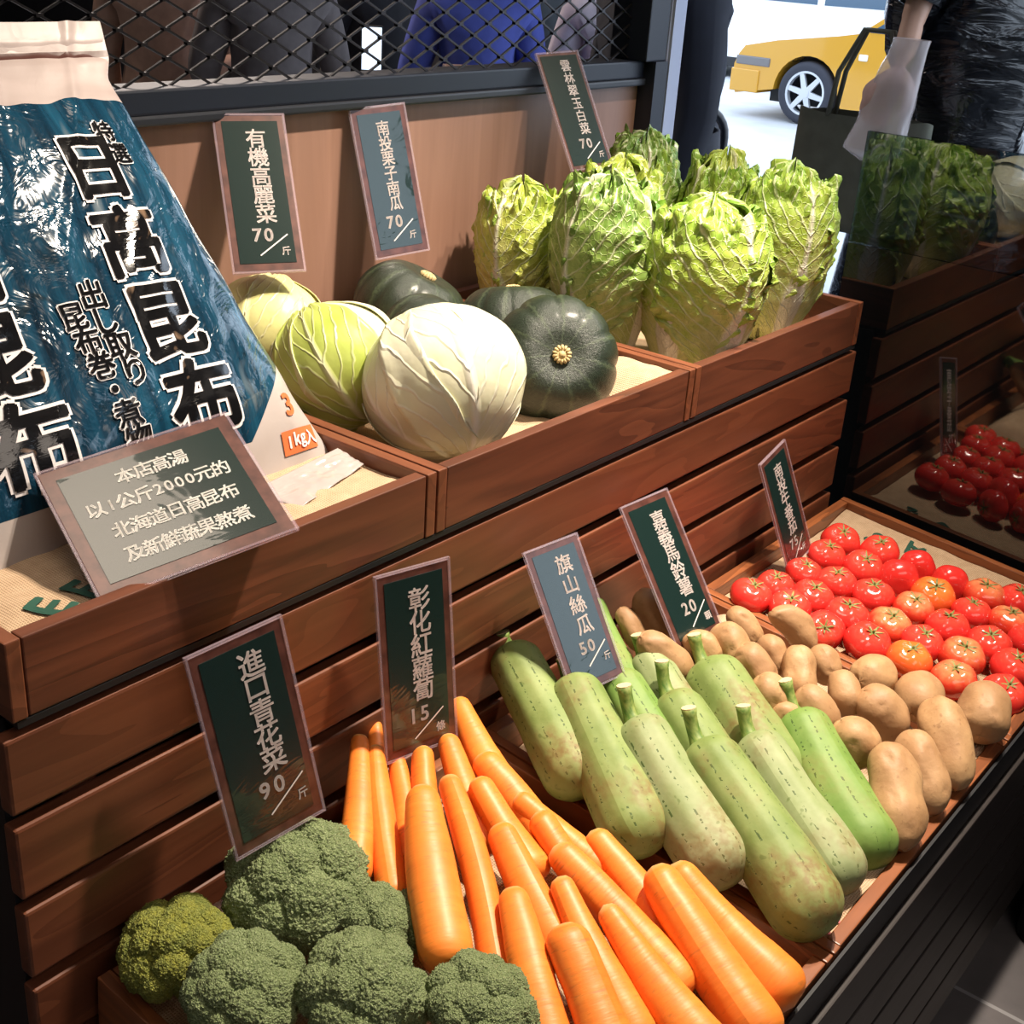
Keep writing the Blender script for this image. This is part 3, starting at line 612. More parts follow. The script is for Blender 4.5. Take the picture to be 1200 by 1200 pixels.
tmeshes = [tomato_mesh(s) for s in (.3, 1.4, 2.9)]; cmeshes = [calyx_mesh(s) for s in (1, 2, 3)]
tprotos = {}
rowname = {'A': 'row nearest the potatoes', 'B': 'second row from the potatoes', 'C': 'middle row', 'D': 'second row from dark glass', 'E': 'row nearest dark glass'}
kindname = {0: 'ripe red tomato', 1: 'red tomato tipped sideways', 2: 'red tomato with pale shoulders', 3: 'orange-red tomato', 4: 'red tomato, calyx turned away'}
cnt = {}
for row, P, r, k in TOMATO:
    cnt[row] = cnt.get(row, 0) + 1; i = cnt[row]; mt = {2: 1, 3: 2}.get(k, 0); mi = random.randrange(3)
    tilt = Vector((random.uniform(-.22, .05), random.uniform(-.3, .0), 1))
    if k == 1: tilt = Vector((-.75, -.35, .75))
    if k == 4: tilt = Vector((.85, .5, -.1))
    q = tilt.normalized().to_track_quat('Z', 'Y') @ Quaternion((0, 0, 1), random.uniform(0, 6.28))
    lab = '%s, %s from the slats, %s' % (kindname[k], ORD[i - 1], rowname[row])
    key = (mt, mi)
    if key not in tprotos:
        e = empty('tomato', P, q, lab, 'tomato', 'tomatoes in the lower right crate'); e.scale = (r * 1.06,) * 3
        me = tmeshes[mi].copy(); link('fruit', me, (TOM_R, TOM_Y, TOM_O)[mt], e); link('calyx', cmeshes[mi], CALYX, e); tprotos[key] = e
    else:
        e = dup(tprotos[key], P, q, r * 1.06); e['label'] = lab

# ------------------------------------------------------------------ carrots
t = MT('carrot_skin', .48); x, y, z = t.sep(t.coord('UV')); r = t.rand(); co = t.coord()
n1 = t.noise(t.map(co, (18, 18, 120)), 1, 4, .6); n2 = t.noise(co, 14, 3)
c = t.ramp(t.math('ADD', t.math('MULTIPLY', n1, .45), t.math('MULTIPLY', n2, .55)), [(.28, (.80, .17, .022)), (.55, (.88, .235, .028)), (.8, (.93, .33, .055))])
spk = t.noise(t.map(co, (60, 60, 260)), 1, 2); c = t.mix(t.ramp(spk, [(.60, 0.0), (.72, .6)]), c, (.46, .13, .03))
c = t.mix(t.math('MULTIPLY', r, .25), c, (.85, .30, .04)); c = t.mix(t.ramp(y, [(.015, 1.0), (.05, 0.0)]), c, (.62, .40, .16))
t.color(c); t.bump(t.math('ADD', n1, t.math('MULTIPLY', spk, -.5)), .25, .002); t.set(Coat_Weight=.04, Coat_Roughness=.3, Subsurface_Weight=.12, Subsurface_Scale=.006, Subsurface_Radius=(1.0, .35, .1)); CARM = t.m
def root_mesh(nm, Ln, R, seed, tipk, bend, nu=26, nv=44):
    rnd = random.Random(seed); bx_, by_ = rnd.uniform(-bend, bend), rnd.uniform(-bend, bend); ph0 = rnd.uniform(0, 6); bulge = rnd.uniform(-.06, .06)
    tot = Ln + R * 1.0
    def f(u, v):
        a = 2 * PI * u; q = v
        prof = tipk + (1 - tipk) * (q ** .75) + bulge * math.sin(q * PI * 2 + ph0)
        tl = R * tipk * 1.1 / tot; bl = R * 1.0 / tot
        if q < tl: k = 1 - q / tl; prof *= max(0, 1 - k * k) ** .5
        if q > 1 - bl: k = (q - 1 + bl) / bl; prof *= max(0, 1 - k ** 2.6) ** .5
        rr = R * prof * (1 + .025 * math.cos(3 * a + ph0) + .02 * noise.noise(Vector((math.cos(a) * 1.2, math.sin(a) * 1.2, q * 9 + seed))))
        rr *= 1 + .012 * noise.noise(Vector((seed, 2, q * 60)))
        z = tot * (.5 - q); s = math.sin(q * PI)
        return (rr * math.cos(a) + bx_ * s, rr * math.sin(a) + by_ * s, z)
    return revolve(nm, nu, nv, f), tot
def along(A, B, roll=0.0):
    A, B = Vector(A), Vector(B); d = (A - B).normalized(); return d.to_track_quat('Z', 'Y') @ Quaternion((0, 0, 1), roll)
clab = ['long straight carrot at the far left, first beside the broccoli sign foot', 'slim carrot second from the left, in front of the sign foot', 'thin carrot half hidden behind the two leftmost carrots', 'thin shaded carrot under the carrot sign between slim and fat carrots',
 'short-looking carrot end directly below the carrot sign', 'fattest blunt pinkish carrot with its whole butt end showing beside the broccoli', 'long bent slim carrot right of the fat blunt one', 'carrot tip just right of the sign foot',
 'rearmost carrot standing up highest to the right of the sign', 'yellowish carrot against the divider, second from the back', 'carrot tucked between the bent slim carrot and the divider carrots', 'plump carrot in the middle of the heap, its tip under the divider carrots',
 'pale carrot lying along the divider, third from the back', 'short carrot tip in the middle of the right side', 'long pale carrot running from mid-heap towards the front', 'slim knobbly carrot between the front middle carrots',
 'thick front carrot with a pale blunt tip at the bottom edge', 'carrot beside the broccoli at the bottom edge, left of the thick front one', 'deep orange carrot along the divider, fourth from the back', 'sharp pointed reddish carrot at the front',
 'big carrot second from the front right corner', 'big carrot in the front right corner against the divider']
for i, (A, B, r) in enumerate(CARROT):
    A, B = Vector(A), Vector(B); Ln = (A - B).length
    tipk = {5: .62, 8: .5, 9: .62, 16: .66, 19: .34, 0: .48, 1: .46, 6: .6, 20: .58, 21: .5}.get(i, .58)
    me, tot = root_mesh('carrot', Ln, r * 1.05, 100 + i, tipk, .004 if i != 6 else .008)
    o = link('carrot', me, CARM); o.location = (A + B) / 2 + (B - A).normalized() * (tot - Ln) * .1; o.rotation_mode = 'QUATERNION'; o.rotation_quaternion = along(A, B, i * 1.3)
    tag(o, clab[i], 'carrot', 'carrots heaped in the lower left crate')

# ------------------------------------------------------------------ loofahs
def luffa_mat(nm, c0, c1, brown):
    t = MT(nm, .62); u, v, _ = t.sep(t.coord('UV')); co = t.coord()
    n = t.noise(co, 16, 4, .6); n2 = t.noise(co, 120, 2)
    c = t.ramp(n, [(.3, c0), (.7, c1)])
    fr = t.math('FRACT', t.math('ADD', t.math('MULTIPLY', u, 10.0), t.math('MULTIPLY', t.noise(co, 7, 1), .25)))
    ln = t.math('ABSOLUTE', t.math('SUBTRACT', fr, .5)); line = t.math('LESS_THAN', ln, .05)
    dots = t.ramp(t.noise(t.map(co, (210, 210, 240)), 1, 1), [(.54, 0.0), (.58, 1.0)]); m = t.math('MULTIPLY', line, dots)
    c = t.mix(t.math('MULTIPLY', m, .85), c, (.035, .075, .008))
    sp = t.ramp(t.noise(co, 95, 1), [(.70, 0.0), (.74, .5)]); c = t.mix(sp, c, (.08, .13, .02))
    scuf = t.math('MULTIPLY', t.ramp(t.noise(co, 9, 3, .6), [(.50, 0.0), (.64, .8)]), t.ramp(n2, [(.35, .3), (.6, 1.0)])); c = t.mix(t.math('MULTIPLY', scuf, brown), c, (.20, .115, .035))
    t.color(c); t.bump(t.math('ADD', t.math('MULTIPLY', n2, .6), t.math('MULTIPLY', m, -1.0)), .35, .0015); return t.m
LUM = [luffa_mat('loofah_skin', (.155, .225, .05), (.27, .33, .115), 1.0), luffa_mat('loofah_skin_pale', (.21, .27, .10), (.33, .37, .19), .7), luffa_mat('loofah_skin_green', (.115, .225, .035), (.22, .32, .08), .4)]
STEMM = MT('loofah_stem', .6); STEMM.color(STEMM.ramp(STEMM.noise(STEMM.map(STEMM.coord(), (200, 200, 30)), 1, 3), [(.3, (.07, .15, .02)), (.7, (.26, .31, .08))])); STEMM = STEMM.m
STEMC = flat('loofah_stem_cut', (.62, .52, .30), .7)
llab2 = ['leftmost loofah at the back left of its crate, dry pale stem stub', 'scuffed brownish loofah, second in the row along the left divider', 'bright green loofah with a tall curved pale stem under the price sign', 'smooth light green loofah mostly hidden behind the price sign',
 'small pale loofah at the back beside the potatoes', 'loofah with a dark cut stem in the centre of the heap', 'pale loofah with a dark slit in its skin, third along the left divider', 'longest loofah at the front left, beside the carrots',
 'pale narrow-waisted loofah, middle of the three at the front', 'greenest loofah with a fresh green stem, at the front beside the potatoes', 'broad loofah at the back right beside the potatoes, stem tilted left']
for i, (A, B, r) in enumerate(LUFFA):
    A, B = Vector(A), Vector(B); d = (B - A).normalized(); Ln = (B - A).length + r * 1.5; rnd = random.Random(40 + i)
    waist = .10 if i in (8,) else .03; bend = rnd.uniform(-.006, .006); neck = {3: .5, 9: .8, 10: .92}.get(i, .86)
    def f(u, v, r=r, Ln=Ln, waist=waist, bend=bend, neck=neck, i=i):
        a = 2 * PI * u; q = v
        p = neck + (1 - neck) * sstep(0, .75, q) - waist * math.exp(-((q - .45) / .18) ** 2)
        tl = r * neck * .85 / Ln; bl = r * .95 / Ln
        if q < tl: k = 1 - q / tl; p *= max(0, 1 - k ** 2.3) ** .5
        if q > 1 - bl: k = (q - 1 + bl) / bl; p *= max(0, 1 - k ** 2.3) ** .5
        rr = r * p * (1 + .012 * math.cos(10 * a) + .02 * noise.noise(Vector((math.cos(a), math.sin(a), q * 4 + i))))
        return (rr * math.cos(a) + bend * math.sin(q * PI), rr * math.sin(a), Ln * (.5 - q))
    e = empty('loofah', (A + B) / 2 + d * r * .06, along(A, B, i * .9), llab2[i], 'loofah', 'loofahs in the lower middle crate')
    link('gourd', revolve('loofah', 60, 60, f), LUM[{6: 1, 8: 1, 4: 1, 9: 2, 2: 2, 3: 2}.get(i, 0)], e)
    sl = {2: .044, 5: .040, 6: .040, 7: .040, 9: .040, 1: .028, 0: .022, 8: .036, 10: .038}.get(i, .026)
    upl = along(A, B, i * .9).inverted() @ Vector((0, .25, 1)); bx_, by_ = upl.x * .75 + rnd.uniform(-.1, .1), upl.y * .75 + rnd.uniform(-.1, .1); b0 = Ln / 2 - .006
    pts = [(bx_ * sl * q * q, by_ * sl * q * q, b0 + sl * q) for q in (0, .15, .35, .6, .85, 1)]
    if i != 3:
        s = MB().tube(pts, [.016, .0115, .009, .0082, .0085, .0095], 10).obj('stem', STEMM, e, True)
        p = Vector(pts[-1]); dd = (p - Vector(pts[-2])).normalized()
        MB().tube([p - dd * .0005, p + dd * .0012], .0090, 10).obj('stem_cut', STEMC, s)

# ------------------------------------------------------------------ potatoes
def potato_mat():
    t = MT('potato_skin', .62); co = t.coord(); r = t.rand(); n = t.noise(co, 22, 5, .6); n2 = t.noise(co, 150, 2)
    c = t.ramp(n, [(.3, (.33, .175, .075)), (.7, (.52, .315, .15))]); c = t.mix(t.ramp(n2, [(.62, 0.0), (.72, .6)]), c, (.27, .14, .06))
    c = t.mix(t.math('MULTIPLY', r, .5), c, (.34, .185, .09)); t.color(c); t.bump(t.math('ADD', n2, n), .3, .002); t.set(Coat_Weight=.08, Coat_Roughness=.4); return t.m
POTM = potato_mat()
plab = ['thin dark little potato at the back left beside the light green loofah', 'large shaded potato behind the potato sign', 'long pale potato lying below the potato sign at the back of the loofahs', 'small potato just under the sign corner', 'round potato right of the sign corner',
 'slim potato at the back beside the tomato crate wall', 'long potato behind the broad loofah', 'potato beside the broad loofah, below the long one', 'smallest potato wedged behind the green loofah stem', 'bent sausage-shaped potato along the tomato crate wall', 'small potato under the bent one',
 'upright knobbly potato in the middle of the heap', 'small potato between the knobbly one and the tomato crate wall', 'narrow upright potato in the centre', 'oval potato behind the green stem, left of centre', 'greyish flat potato against the tomato crate wall', 'big round smooth potato in the centre front',
 'round yellowish potato in front of the orange tomato', 'potato just above the biggest potato, beside the loofah', 'biggest long potato standing at the front beside the green loofah', 'tall potato second from the left along the front board', 'tall dented potato third along the front board', 'dark rough potato in the front right corner by the tomatoes']
for i, (P, d, hl_, r) in enumerate(POTATO):
    rnd = random.Random(300 + i); r2 = r * rnd.uniform(.86, .98); hl_ = max(hl_, r * 1.02)
    hl_ = {15: r * 1.12, 17: r * 1.12, 22: r * 1.15, 9: hl_ * .92}.get(i, hl_); r = r * (.88 if i == 9 else 1); bent = .016 if i == 9 else rnd.uniform(-.004, .004); eyes = [(rnd.uniform(0, 2 * PI), rnd.uniform(.2, .8)) for _ in range(9)]; wst = .12 if i in (19, 11) else rnd.uniform(0, .06)
    V, F, U = grid(44, 30, lambda u, v: (u, v, 0)); W_ = []
    for u, v, _ in V:
        a = 2 * PI * u; th = PI * v; s = max(0, math.sin(th)) ** .82; z = math.copysign(abs(math.cos(th)) ** .9, math.cos(th)) * hl_
        k = 1 + .13 * noise.noise(Vector((math.cos(a) * s * 1.3 + i * 3, math.sin(a) * s * 1.3, z / r * .9))) - wst * math.exp(-(z / hl_ / .3) ** 2)
        for ea, ev in eyes:
            da = (a - ea + PI) % (2 * PI) - PI; dv = (v - ev) * 3.2; k -= .10 * math.exp(-(da * da * s * s + dv * dv * 1.6) / .018)
        W_.append((r * s * math.cos(a) * k + bent * (1 - (z / hl_) ** 2), r2 * s * math.sin(a) * k, z * (1 + .05 * noise.noise(Vector((math.cos(a), math.sin(a), i))))))
    o = link('potato', mesh('potato', W_, F, U), POTM); o.location = P; dd = -Vector(d); o.rotation_mode = 'QUATERNION'; o.rotation_quaternion = dd.to_track_quat('Z', 'Y') @ Quaternion((0, 0, 1), {9: 2.6}.get(i, rnd.uniform(0, 6)))
    tag(o, plab[i], 'potato', 'potatoes in the lower middle crate')
# ------------------------------------------------------------------ round cabbages
def leaf_veins(t, u, v, nv=9.0, slope=5.0, wv=.10):
    a = t.math('ABSOLUTE', t.math('MULTIPLY', t.math('SUBTRACT', u, .5), 2.0))
    co = t.coord('UV'); nd = t.noise(t.map(co, (6, 6, 6)), 1, 2)
    ph = t.math('ADD', t.math('SUBTRACT', t.math('MULTIPLY', v, nv), t.math('MULTIPLY', a, slope)), t.math('MULTIPLY', nd, 1.1))
    d = t.math('ABSOLUTE', t.math('SUBTRACT', t.math('FRACT', ph), .5))
    return a, t.ramp(d, [(0, 1.0), (wv, 0.0)]), co
def cabbage_mat(nm, c0, c1, rib):
    t = MT(nm, .42); u, v, _ = t.sep(t.coord('UV')); a, vein, co = leaf_veins(t, u, v, 7, 4.0, .12)
    n = t.noise(t.coord(), 9, 4); c = t.ramp(n, [(.3, c0), (.7, c1)])
    c = t.mix(t.math('MULTIPLY', vein, .55), c, rib); mid = t.ramp(t.math('ADD', a, t.math('MULTIPLY', v, .05)), [(.03, 1.0), (.10, 0.0)]); c = t.mix(mid, c, rib)
    t.color(c); t.bump(t.math('ADD', t.math('ADD', vein, mid), t.noise(t.coord(), 30, 3)), .35, .004); t.set(Coat_Weight=.15, Coat_Roughness=.25); return t.m
CABW = cabbage_mat('cabbage_leaf_white', (.66, .66, .40), (.80, .78, .60), (.86, .84, .72)); CABG = cabbage_mat('cabbage_leaf_green', (.54, .58, .22), (.70, .70, .40), (.80, .80, .58)); CABY = cabbage_mat('cabbage_leaf_yellow', (.62, .60, .22), (.74, .70, .36), (.78, .75, .52))
CABE = cabbage_mat('cabbage_leaf_edge_green', (.36, .46, .06), (.55, .62, .18), (.74, .76, .48))
def cabbage(label, loc, R, sq, rot, mats, seed, nl=6):
    e = empty('cabbage', loc, rot, label, 'cabbage', 'round cabbages in the upper middle crate'); rnd = random.Random(seed)
    def pt(d, k): return Vector((d.x * R, d.y * R, d.z * R * sq)) * k
    def core(u, v):
        th = PI * v; ph = 2 * PI * u; d = Vector((math.sin(th) * math.cos(ph), math.sin(th) * math.sin(ph), math.cos(th)))
        return pt(d, .955 + .02 * noise.noise(d * 2.2 + Vector((seed, 0, 0))))
    link('head', revolve('cabbage_core', 40, 28, core), mats[0], e)
    for k in range(nl):
        az = 2 * PI * (k + 1) / nl + (rnd.uniform(-.3, .3) if k < nl - 1 else 0); q = Quaternion((0, 0, 1), az) @ Quaternion((0, 1, 0), rnd.uniform(.75, 1.25)); off = .975 + .012 * k; wd = rnd.uniform(.85, 1.1)
        def f(u, v, q=q, off=off, wd=wd, k=k):
            a = (u - .5) * 2; t_ = v                     # base of the leaf at the bottom pole, tip over the top
            th = PI * (1.02 - t_ * .98); w_ = wd * (1.15 - .25 * t_) * (1 - max(0, t_ - .75) ** 2 * 6)
            la = a * w_ * (1 + .06 * noise.noise(Vector((t_ * 5, k, seed))))
            d = Vector((math.sin(th - PI * .0) * math.cos(la), math.sin(la) * (.35 + .65 * math.sin(th)), math.cos(th))).normalized()
            d = Quaternion((0, 0, 1), az_[k]) @ d
            ed = max(abs(a), (t_ - .1) / .9); lift = max(0, ed - .82) * .20 * (1 + 1.5 * noise.noise(Vector((a * 4, t_ * 5, seed + k))))
            rib = .012 * math.exp(-(a / .06) ** 2) * (1 - t_ * .6)
            return pt(d, off + lift + rib + .012 * noise.noise(Vector((a * 3 + k, t_ * 4, seed))))
        az_ = {k: az}
        o = link('outer_leaf', sheet('cabbage_leaf', 34, 34, f), mats[1 + k % (len(mats) - 1)], e)
        m_ = o.modifiers.new('t', 'SOLIDIFY'); m_.thickness = .0012
    return e
def RQ(x=0, y=0, z=0): return Quaternion((0, 0, 1), z) @ Quaternion((0, 1, 0), y) @ Quaternion((1, 0, 0), x)
def PQ(pole, face):
    z = Vector(pole).normalized(); x = Vector(face); x = (x - z * x.dot(z)).normalized(); y = z.cross(x)
    return Matrix((x, y, z)).transposed().to_quaternion()
cabbage('front pale white cabbage, brightest of the three, by the crate divider', (1.108, .952, .998), .098, .92, PQ((.25, .75, .75), (-.45, -.75, .55)), (CABW, CABW, CABW), 3, 5)
cabbage('middle cabbage with loose yellow-green outer leaves', (1.072, 1.094, .992), .086, .90, PQ((-.2, .55, .8), (-.75, -.5, .3)), (CABG, CABW, CABG, CABE), 8, 6)
cabbage('rear pale yellow cabbage under the big cabbage sign', (1.088, 1.238, .996), .080, .92, PQ((.3, .3, .8), (-.8, -.4, .2)), (CABY, CABY, CABY), 15, 5)

# ------------------------------------------------------------------ dark green squashes
def squash_mat():
    t = MT('squash_rind', .38); u, v, _ = t.sep(t.coord('UV')); co = t.coord(); n = t.noise(co, 26, 5, .6); n2 = t.noise(co, 90, 3)
    st = t.math('ABSOLUTE', t.math('SUBTRACT', t.math('FRACT', t.math('ADD', t.math('MULTIPLY', u, 11.0), t.math('MULTIPLY', t.noise(co, 16, 3), .35))), .5))
    c = t.ramp(n, [(.3, (.007, .013, .008)), (.72, (.022, .036, .020))]); c = t.mix(t.ramp(st, [(.0, .55), (.10, 0.0)]), c, (.075, .105, .055))
    c = t.mix(t.ramp(n2, [(.63, 0.0), (.72, .55)]), c, (.10, .13, .075)); t.color(c); t.bump(t.math('ADD', n, n2), .4, .003); t.set(Coat_Weight=.25, Coat_Roughness=.25); return t.m
SQM = squash_mat(); CORK = MT('squash_stem_cork', .8); CORK.color(CORK.ramp(CORK.noise(CORK.coord(), 150, 4), [(.3, (.34, .22, .09)), (.7, (.72, .58, .30))])); CORK = CORK.m
def squash_f(u, v):
    a = 2 * PI * u; th = PI * v; rib = abs(math.cos(5.5 * a)); k = 1 - .045 * (1 - rib) ** 2 * math.sin(th) ** .7
    r = math.sin(th) ** .9 * k if v not in (0, 1) else 0; z = math.cos(th)
    z = .78 * z - .16 * math.exp(-(th / .38) ** 2) + .14 * math.exp(-((PI - th) / .4) ** 2)
    w_ = 1 + .03 * noise.noise(Vector((math.cos(a), math.sin(a), z)) * 1.5); return (r * math.cos(a) * w_, r * math.sin(a) * w_, z)
sq_me = revolve('squash', 110, 48, squash_f)
sb = MB(); sb.tube([(0, 0, .54), (0, 0, .63), (.004, .003, .67), (.006, .004, .69)], [.10, .105, .125, .105], 14)
for k in range(14):
    a = 2 * PI * k / 14; sb.tube([(.105 * math.cos(a), .105 * math.sin(a), .58), (.125 * math.cos(a), .125 * math.sin(a), .675), (.08 * math.cos(a), .08 * math.sin(a), .705)], [.022, .026, .014], 6)
sb.tube([(.0, 0, .675), (.01, 0, .715)], [.06, .045], 9)
st_me = mesh('squash_stem', sb.v, sb.f)
def squash(label, loc, R, up, spin, first=[None]):
    q = Vector(up).normalized().to_track_quat('Z', 'Y') @ Quaternion((0, 0, 1), spin)
    if first[0] is None:
        e = empty('squash', loc, q, label, 'squash', 'dark green squashes in the upper middle crate'); e.scale = (R,) * 3; link('rind', sq_me, SQM, e); link('stem', st_me, CORK, e); first[0] = e
    else: e = dup(first[0], loc, q, R); e['label'] = label
    return e
squash('front dark green squash with its round corky stem facing out', (1.362, .972, .968), .089, (-.62, -.62, .42), .2)
squash('squash leaning behind the front one, against the Chinese cabbages', (1.428, 1.098, .974), .084, (.2, .25, .95), 1.0)
squash('rear squash against the wall under the reflective sign', (1.345, 1.225, .985), .086, (.32, -.28, .9), 2.0)
squash('squash behind the white cabbage with a pale stem tip at its right edge', (1.262, 1.105, .972), .082, (.72, -.30, .65), .7)

# ------------------------------------------------------------------ Chinese cabbages
def napa_mat(nm, dark, mid_, pale):
    t = MT(nm, .42); uv = t.coord('UV'); u, v, _ = t.sep(uv); a, vein, co = leaf_veins(t, u, v, 9.0, 4.2, .11)
    net = t.n('TexVoronoi', {'Vector': t.map(uv, (26, 34, 1)), 'Scale': 1.0, 'Randomness': 1.0}, feature='DISTANCE_TO_EDGE', out='Distance'); netl = t.ramp(net, [(.0, .8), (.09, 0.0)])
    n = t.noise(t.coord(), 14, 4); g = t.math('ADD', t.math('ADD', t.math('MULTIPLY', v, .62), t.math('MULTIPLY', a, .22)), t.math('MULTIPLY', t.math('SUBTRACT', n, .5), .7))
    c = t.ramp(g, [(.22, pale), (.52, mid_), (.92, dark)])
    c = t.mix(t.math('MULTIPLY', netl, .30), c, (.66, .70, .32)); c = t.mix(t.math('MULTIPLY', vein, t.ramp(a, [(.75, .85), (1.0, .2)])), c, (.72, .76, .48))
    wid = t.math('ADD', .035, t.math('MULTIPLY', t.math('MAXIMUM', t.math('SUBTRACT', .60, v), 0.0), .72))
    mr = t.n('MapRange', {'Value': t.math('SUBTRACT', wid, a), 'From Min': -.02, 'From Max': .035})
    c = t.mix(mr, c, t.ramp(t.noise(t.map(uv, (60, 3, 1)), 1, 2), [(.3, (.70, .68, .52)), (.7, (.84, .82, .70))]))
    t.color(c); inv = t.math('SUBTRACT', 1.0, mr)
    t.bump(t.math('ADD', t.math('MULTIPLY', vein, 1.0), t.math('ADD', t.math('MULTIPLY', netl, .5), t.math('MULTIPLY', mr, .8))), .55, .004); t.set(Coat_Weight=.12, Coat_Roughness=.3); return t.m
NAP_M = [napa_mat('napa_leaf_light', (.14, .30, .02), (.36, .48, .06), (.62, .64, .26)), napa_mat('napa_leaf_green', (.075, .19, .02), (.22, .34, .06), (.46, .52, .18)), napa_mat('napa_leaf_yellow', (.20, .34, .02), (.48, .52, .08), (.66, .64, .24))]
PROF = [(0, .17, 0), (.12, .25, .10), (.3, .315, .28), (.5, .36, .48), (.66, .37, .64), (.78, .345, .78), (.88, .27, .90), (.95, .15, .965), (1, .015, .985)]
def prof(t_):
    for (a, r0, z0_), (b, r1, z1_) in zip(PROF, PROF[1:]):
        if t_ <= b: k = (t_ - a) / (b - a); return r0 + (r1 - r0) * k, z0_ + (z1_ - z0_) * k
    return PROF[-1][1:]
def napa_leaf(az, off, wd, tmax, seed, flare):
    def f(u, v):
        a = (u - .5) * 2; t_ = v * tmax; r, z = prof(min(1, t_))
        W_ = wd * (.52 + .78 * sstep(.05, .50, v)); ph = az + a * W_
        ea = sstep(.70, 1, abs(a)) * sstep(.15, .4, v); et = sstep(.86, 1.0, v); ed = max(ea, et); bl = sstep(.10, .4, abs(a)) * sstep(.25, .55, v)
        nr = noise.noise(Vector((a * 3.5 + seed, v * 7, seed))); n2 = noise.noise(Vector((a * 9, v * 17 + seed, seed * 2))); n3 = noise.noise(Vector((a * 22, v * 38 + seed, seed * 3)))
        ven = abs(((v * 9 - abs(a) * 4.2 + .6 * nr) % 1) - .5) * 2                 # side veins stand proud of the blade
        k = off + bl * (.010 * nr + .010 * n2 + .005 * n3 + .012 * (1 - ven) ** 3) + ed * (.022 * flare + .040 * nr + .042 * n2 + .016 * n3)
        k += .024 * math.exp(-(a / (.10 + .22 * max(0, .55 - v))) ** 2) * (1 - .7 * v)
        rr = max(r + k - 1, .012) if r > .1 else max(r, .012)
        ph += .09 * ea * n2
        zz = z + .022 * ed * n2 + et * (.025 + .05 * nr + .05 * n2) * flare + (off - 1) * .5 * sstep(.6, 1, v)
        return (rr * math.cos(ph), rr * math.sin(ph), zz)
    return sheet('napa_leaf', 64, 84, f)
def napa_proto(seed):
    rnd = random.Random(seed); L_ = []
    for k in range(4): L_.append((napa_leaf(k * PI / 2 + .7 + seed, .955 + .006 * k, 1.15, 1.0, seed * 10 + k, rnd.uniform(.8, 1.5)), 0))
    for k, az in enumerate((3.35, 1.75, .15 - 1.36, .0)): L_.append((napa_leaf(az, .985 + .012 * k, rnd.uniform(.98, 1.08), (.90, .92, .93, .95)[k] - .03 * (seed % 2), seed * 10 + 5 + k, rnd.uniform(.7, 1.2)), 1 if k % 2 else 2))
    def core(u, v):
        r, z = prof(v); a = 2 * PI * u; return (r * .86 * math.cos(a), r * .86 * math.sin(a), z * .97)
    return L_, revolve('napa_core', 28, 18, core)
NP = [napa_proto(s) for s in (1, 2, 3)]
NCORE = flat('napa_core_pale', (.60, .62, .30), .5)
def napa(label, x, y, z, H, wk, tilt, spin, pi_, mats):
    q = Quaternion((0, 1, 0), tilt[0]) @ Quaternion((1, 0, 0), tilt[1]) @ Quaternion((0, 0, 1), spin)
    e = empty('chinese_cabbage', (x, y, z), q, label, 'chinese cabbage', 'Chinese cabbages in the upper right crate'); e.scale = (H * wk, H * wk, H)
    lv, co = NP[pi_]
    link('head', co.copy(), NCORE, e)
    for me, lay in lv:
        o = link('leaf', me.copy(), NAP_M[mats[lay]], e)
zb = .902; RD = math.radians
napa('leftmost Chinese cabbage, yellowish, beside the squashes and wall', 1.612, 1.215, zb, .238, .84, (-.06, -.05), RD(185), 0, (2, 2, 0))
napa('rear middle Chinese cabbage under the foot of the tilted sign', 1.955, 1.236, zb, .285, .66, (.0, .0), RD(120), 1, (1, 1, 0))
napa('Chinese cabbage in the centre of the bunch, mostly hidden', 1.775, 1.165, zb, .272, .72, (-.04, .05), RD(215), 2, (2, 2, 0))
napa('darker green Chinese cabbage behind the second squash', 1.608, 1.062, zb, .278, .80, (-.08, .02), RD(172), 1, (1, 1, 1))
napa('small Chinese cabbage at the back right by the street opening', 1.975, 1.100, zb, .270, .66, (.06, .02), RD(60), 0, (2, 0, 0))
napa('large pale front Chinese cabbage with a broad white rib', 1.668, .940, zb, .258, 1.0, (-.03, .06), RD(252), 2, (0, 0, 0))
napa('front right Chinese cabbage next to the dark glass', 1.920, .948, zb, .276, .82, (.04, .04), RD(236), 0, (0, 0, 0))

# ------------------------------------------------------------------ broccoli
def broc_mat(nm, deep, c0, c1, tip):
    t = MT(nm, .75); co = t.coord(); vo = t.n('TexVoronoi', {'Vector': co, 'Scale': 11.0}, feature='F1', out='Distance'); n = t.noise(co, 2.2, 3); nf = t.noise(co, 26, 3)
    c = t.ramp(n, [(.3, c0), (.7, c1)]); c = t.mix(t.ramp(vo, [(.15, .55), (.55, 0.0)]), c, tip); c = t.mix(t.ramp(nf, [(.35, .5), (.5, 0.0)]), c, deep)
    t.color(c); t.bump(t.math('ADD', t.math('MULTIPLY', vo, -1.0), nf), .6, .06); return t.m
BRG = broc_mat('broccoli_buds', (.045, .075, .02), (.17, .23, .085), (.28, .35, .15), (.44, .50, .28)); BRY = broc_mat('broccoli_buds_yellowing', (.07, .085, .010), (.17, .21, .035), (.36, .36, .045), (.42, .44, .13))
BSTK = MT('broccoli_stalk', .55); BSTK.color(BSTK.ramp(BSTK.noise(BSTK.coord(), 20, 3), [(.3, (.17, .26, .06)), (.7, (.34, .42, .14))])); BSTK = BSTK.m
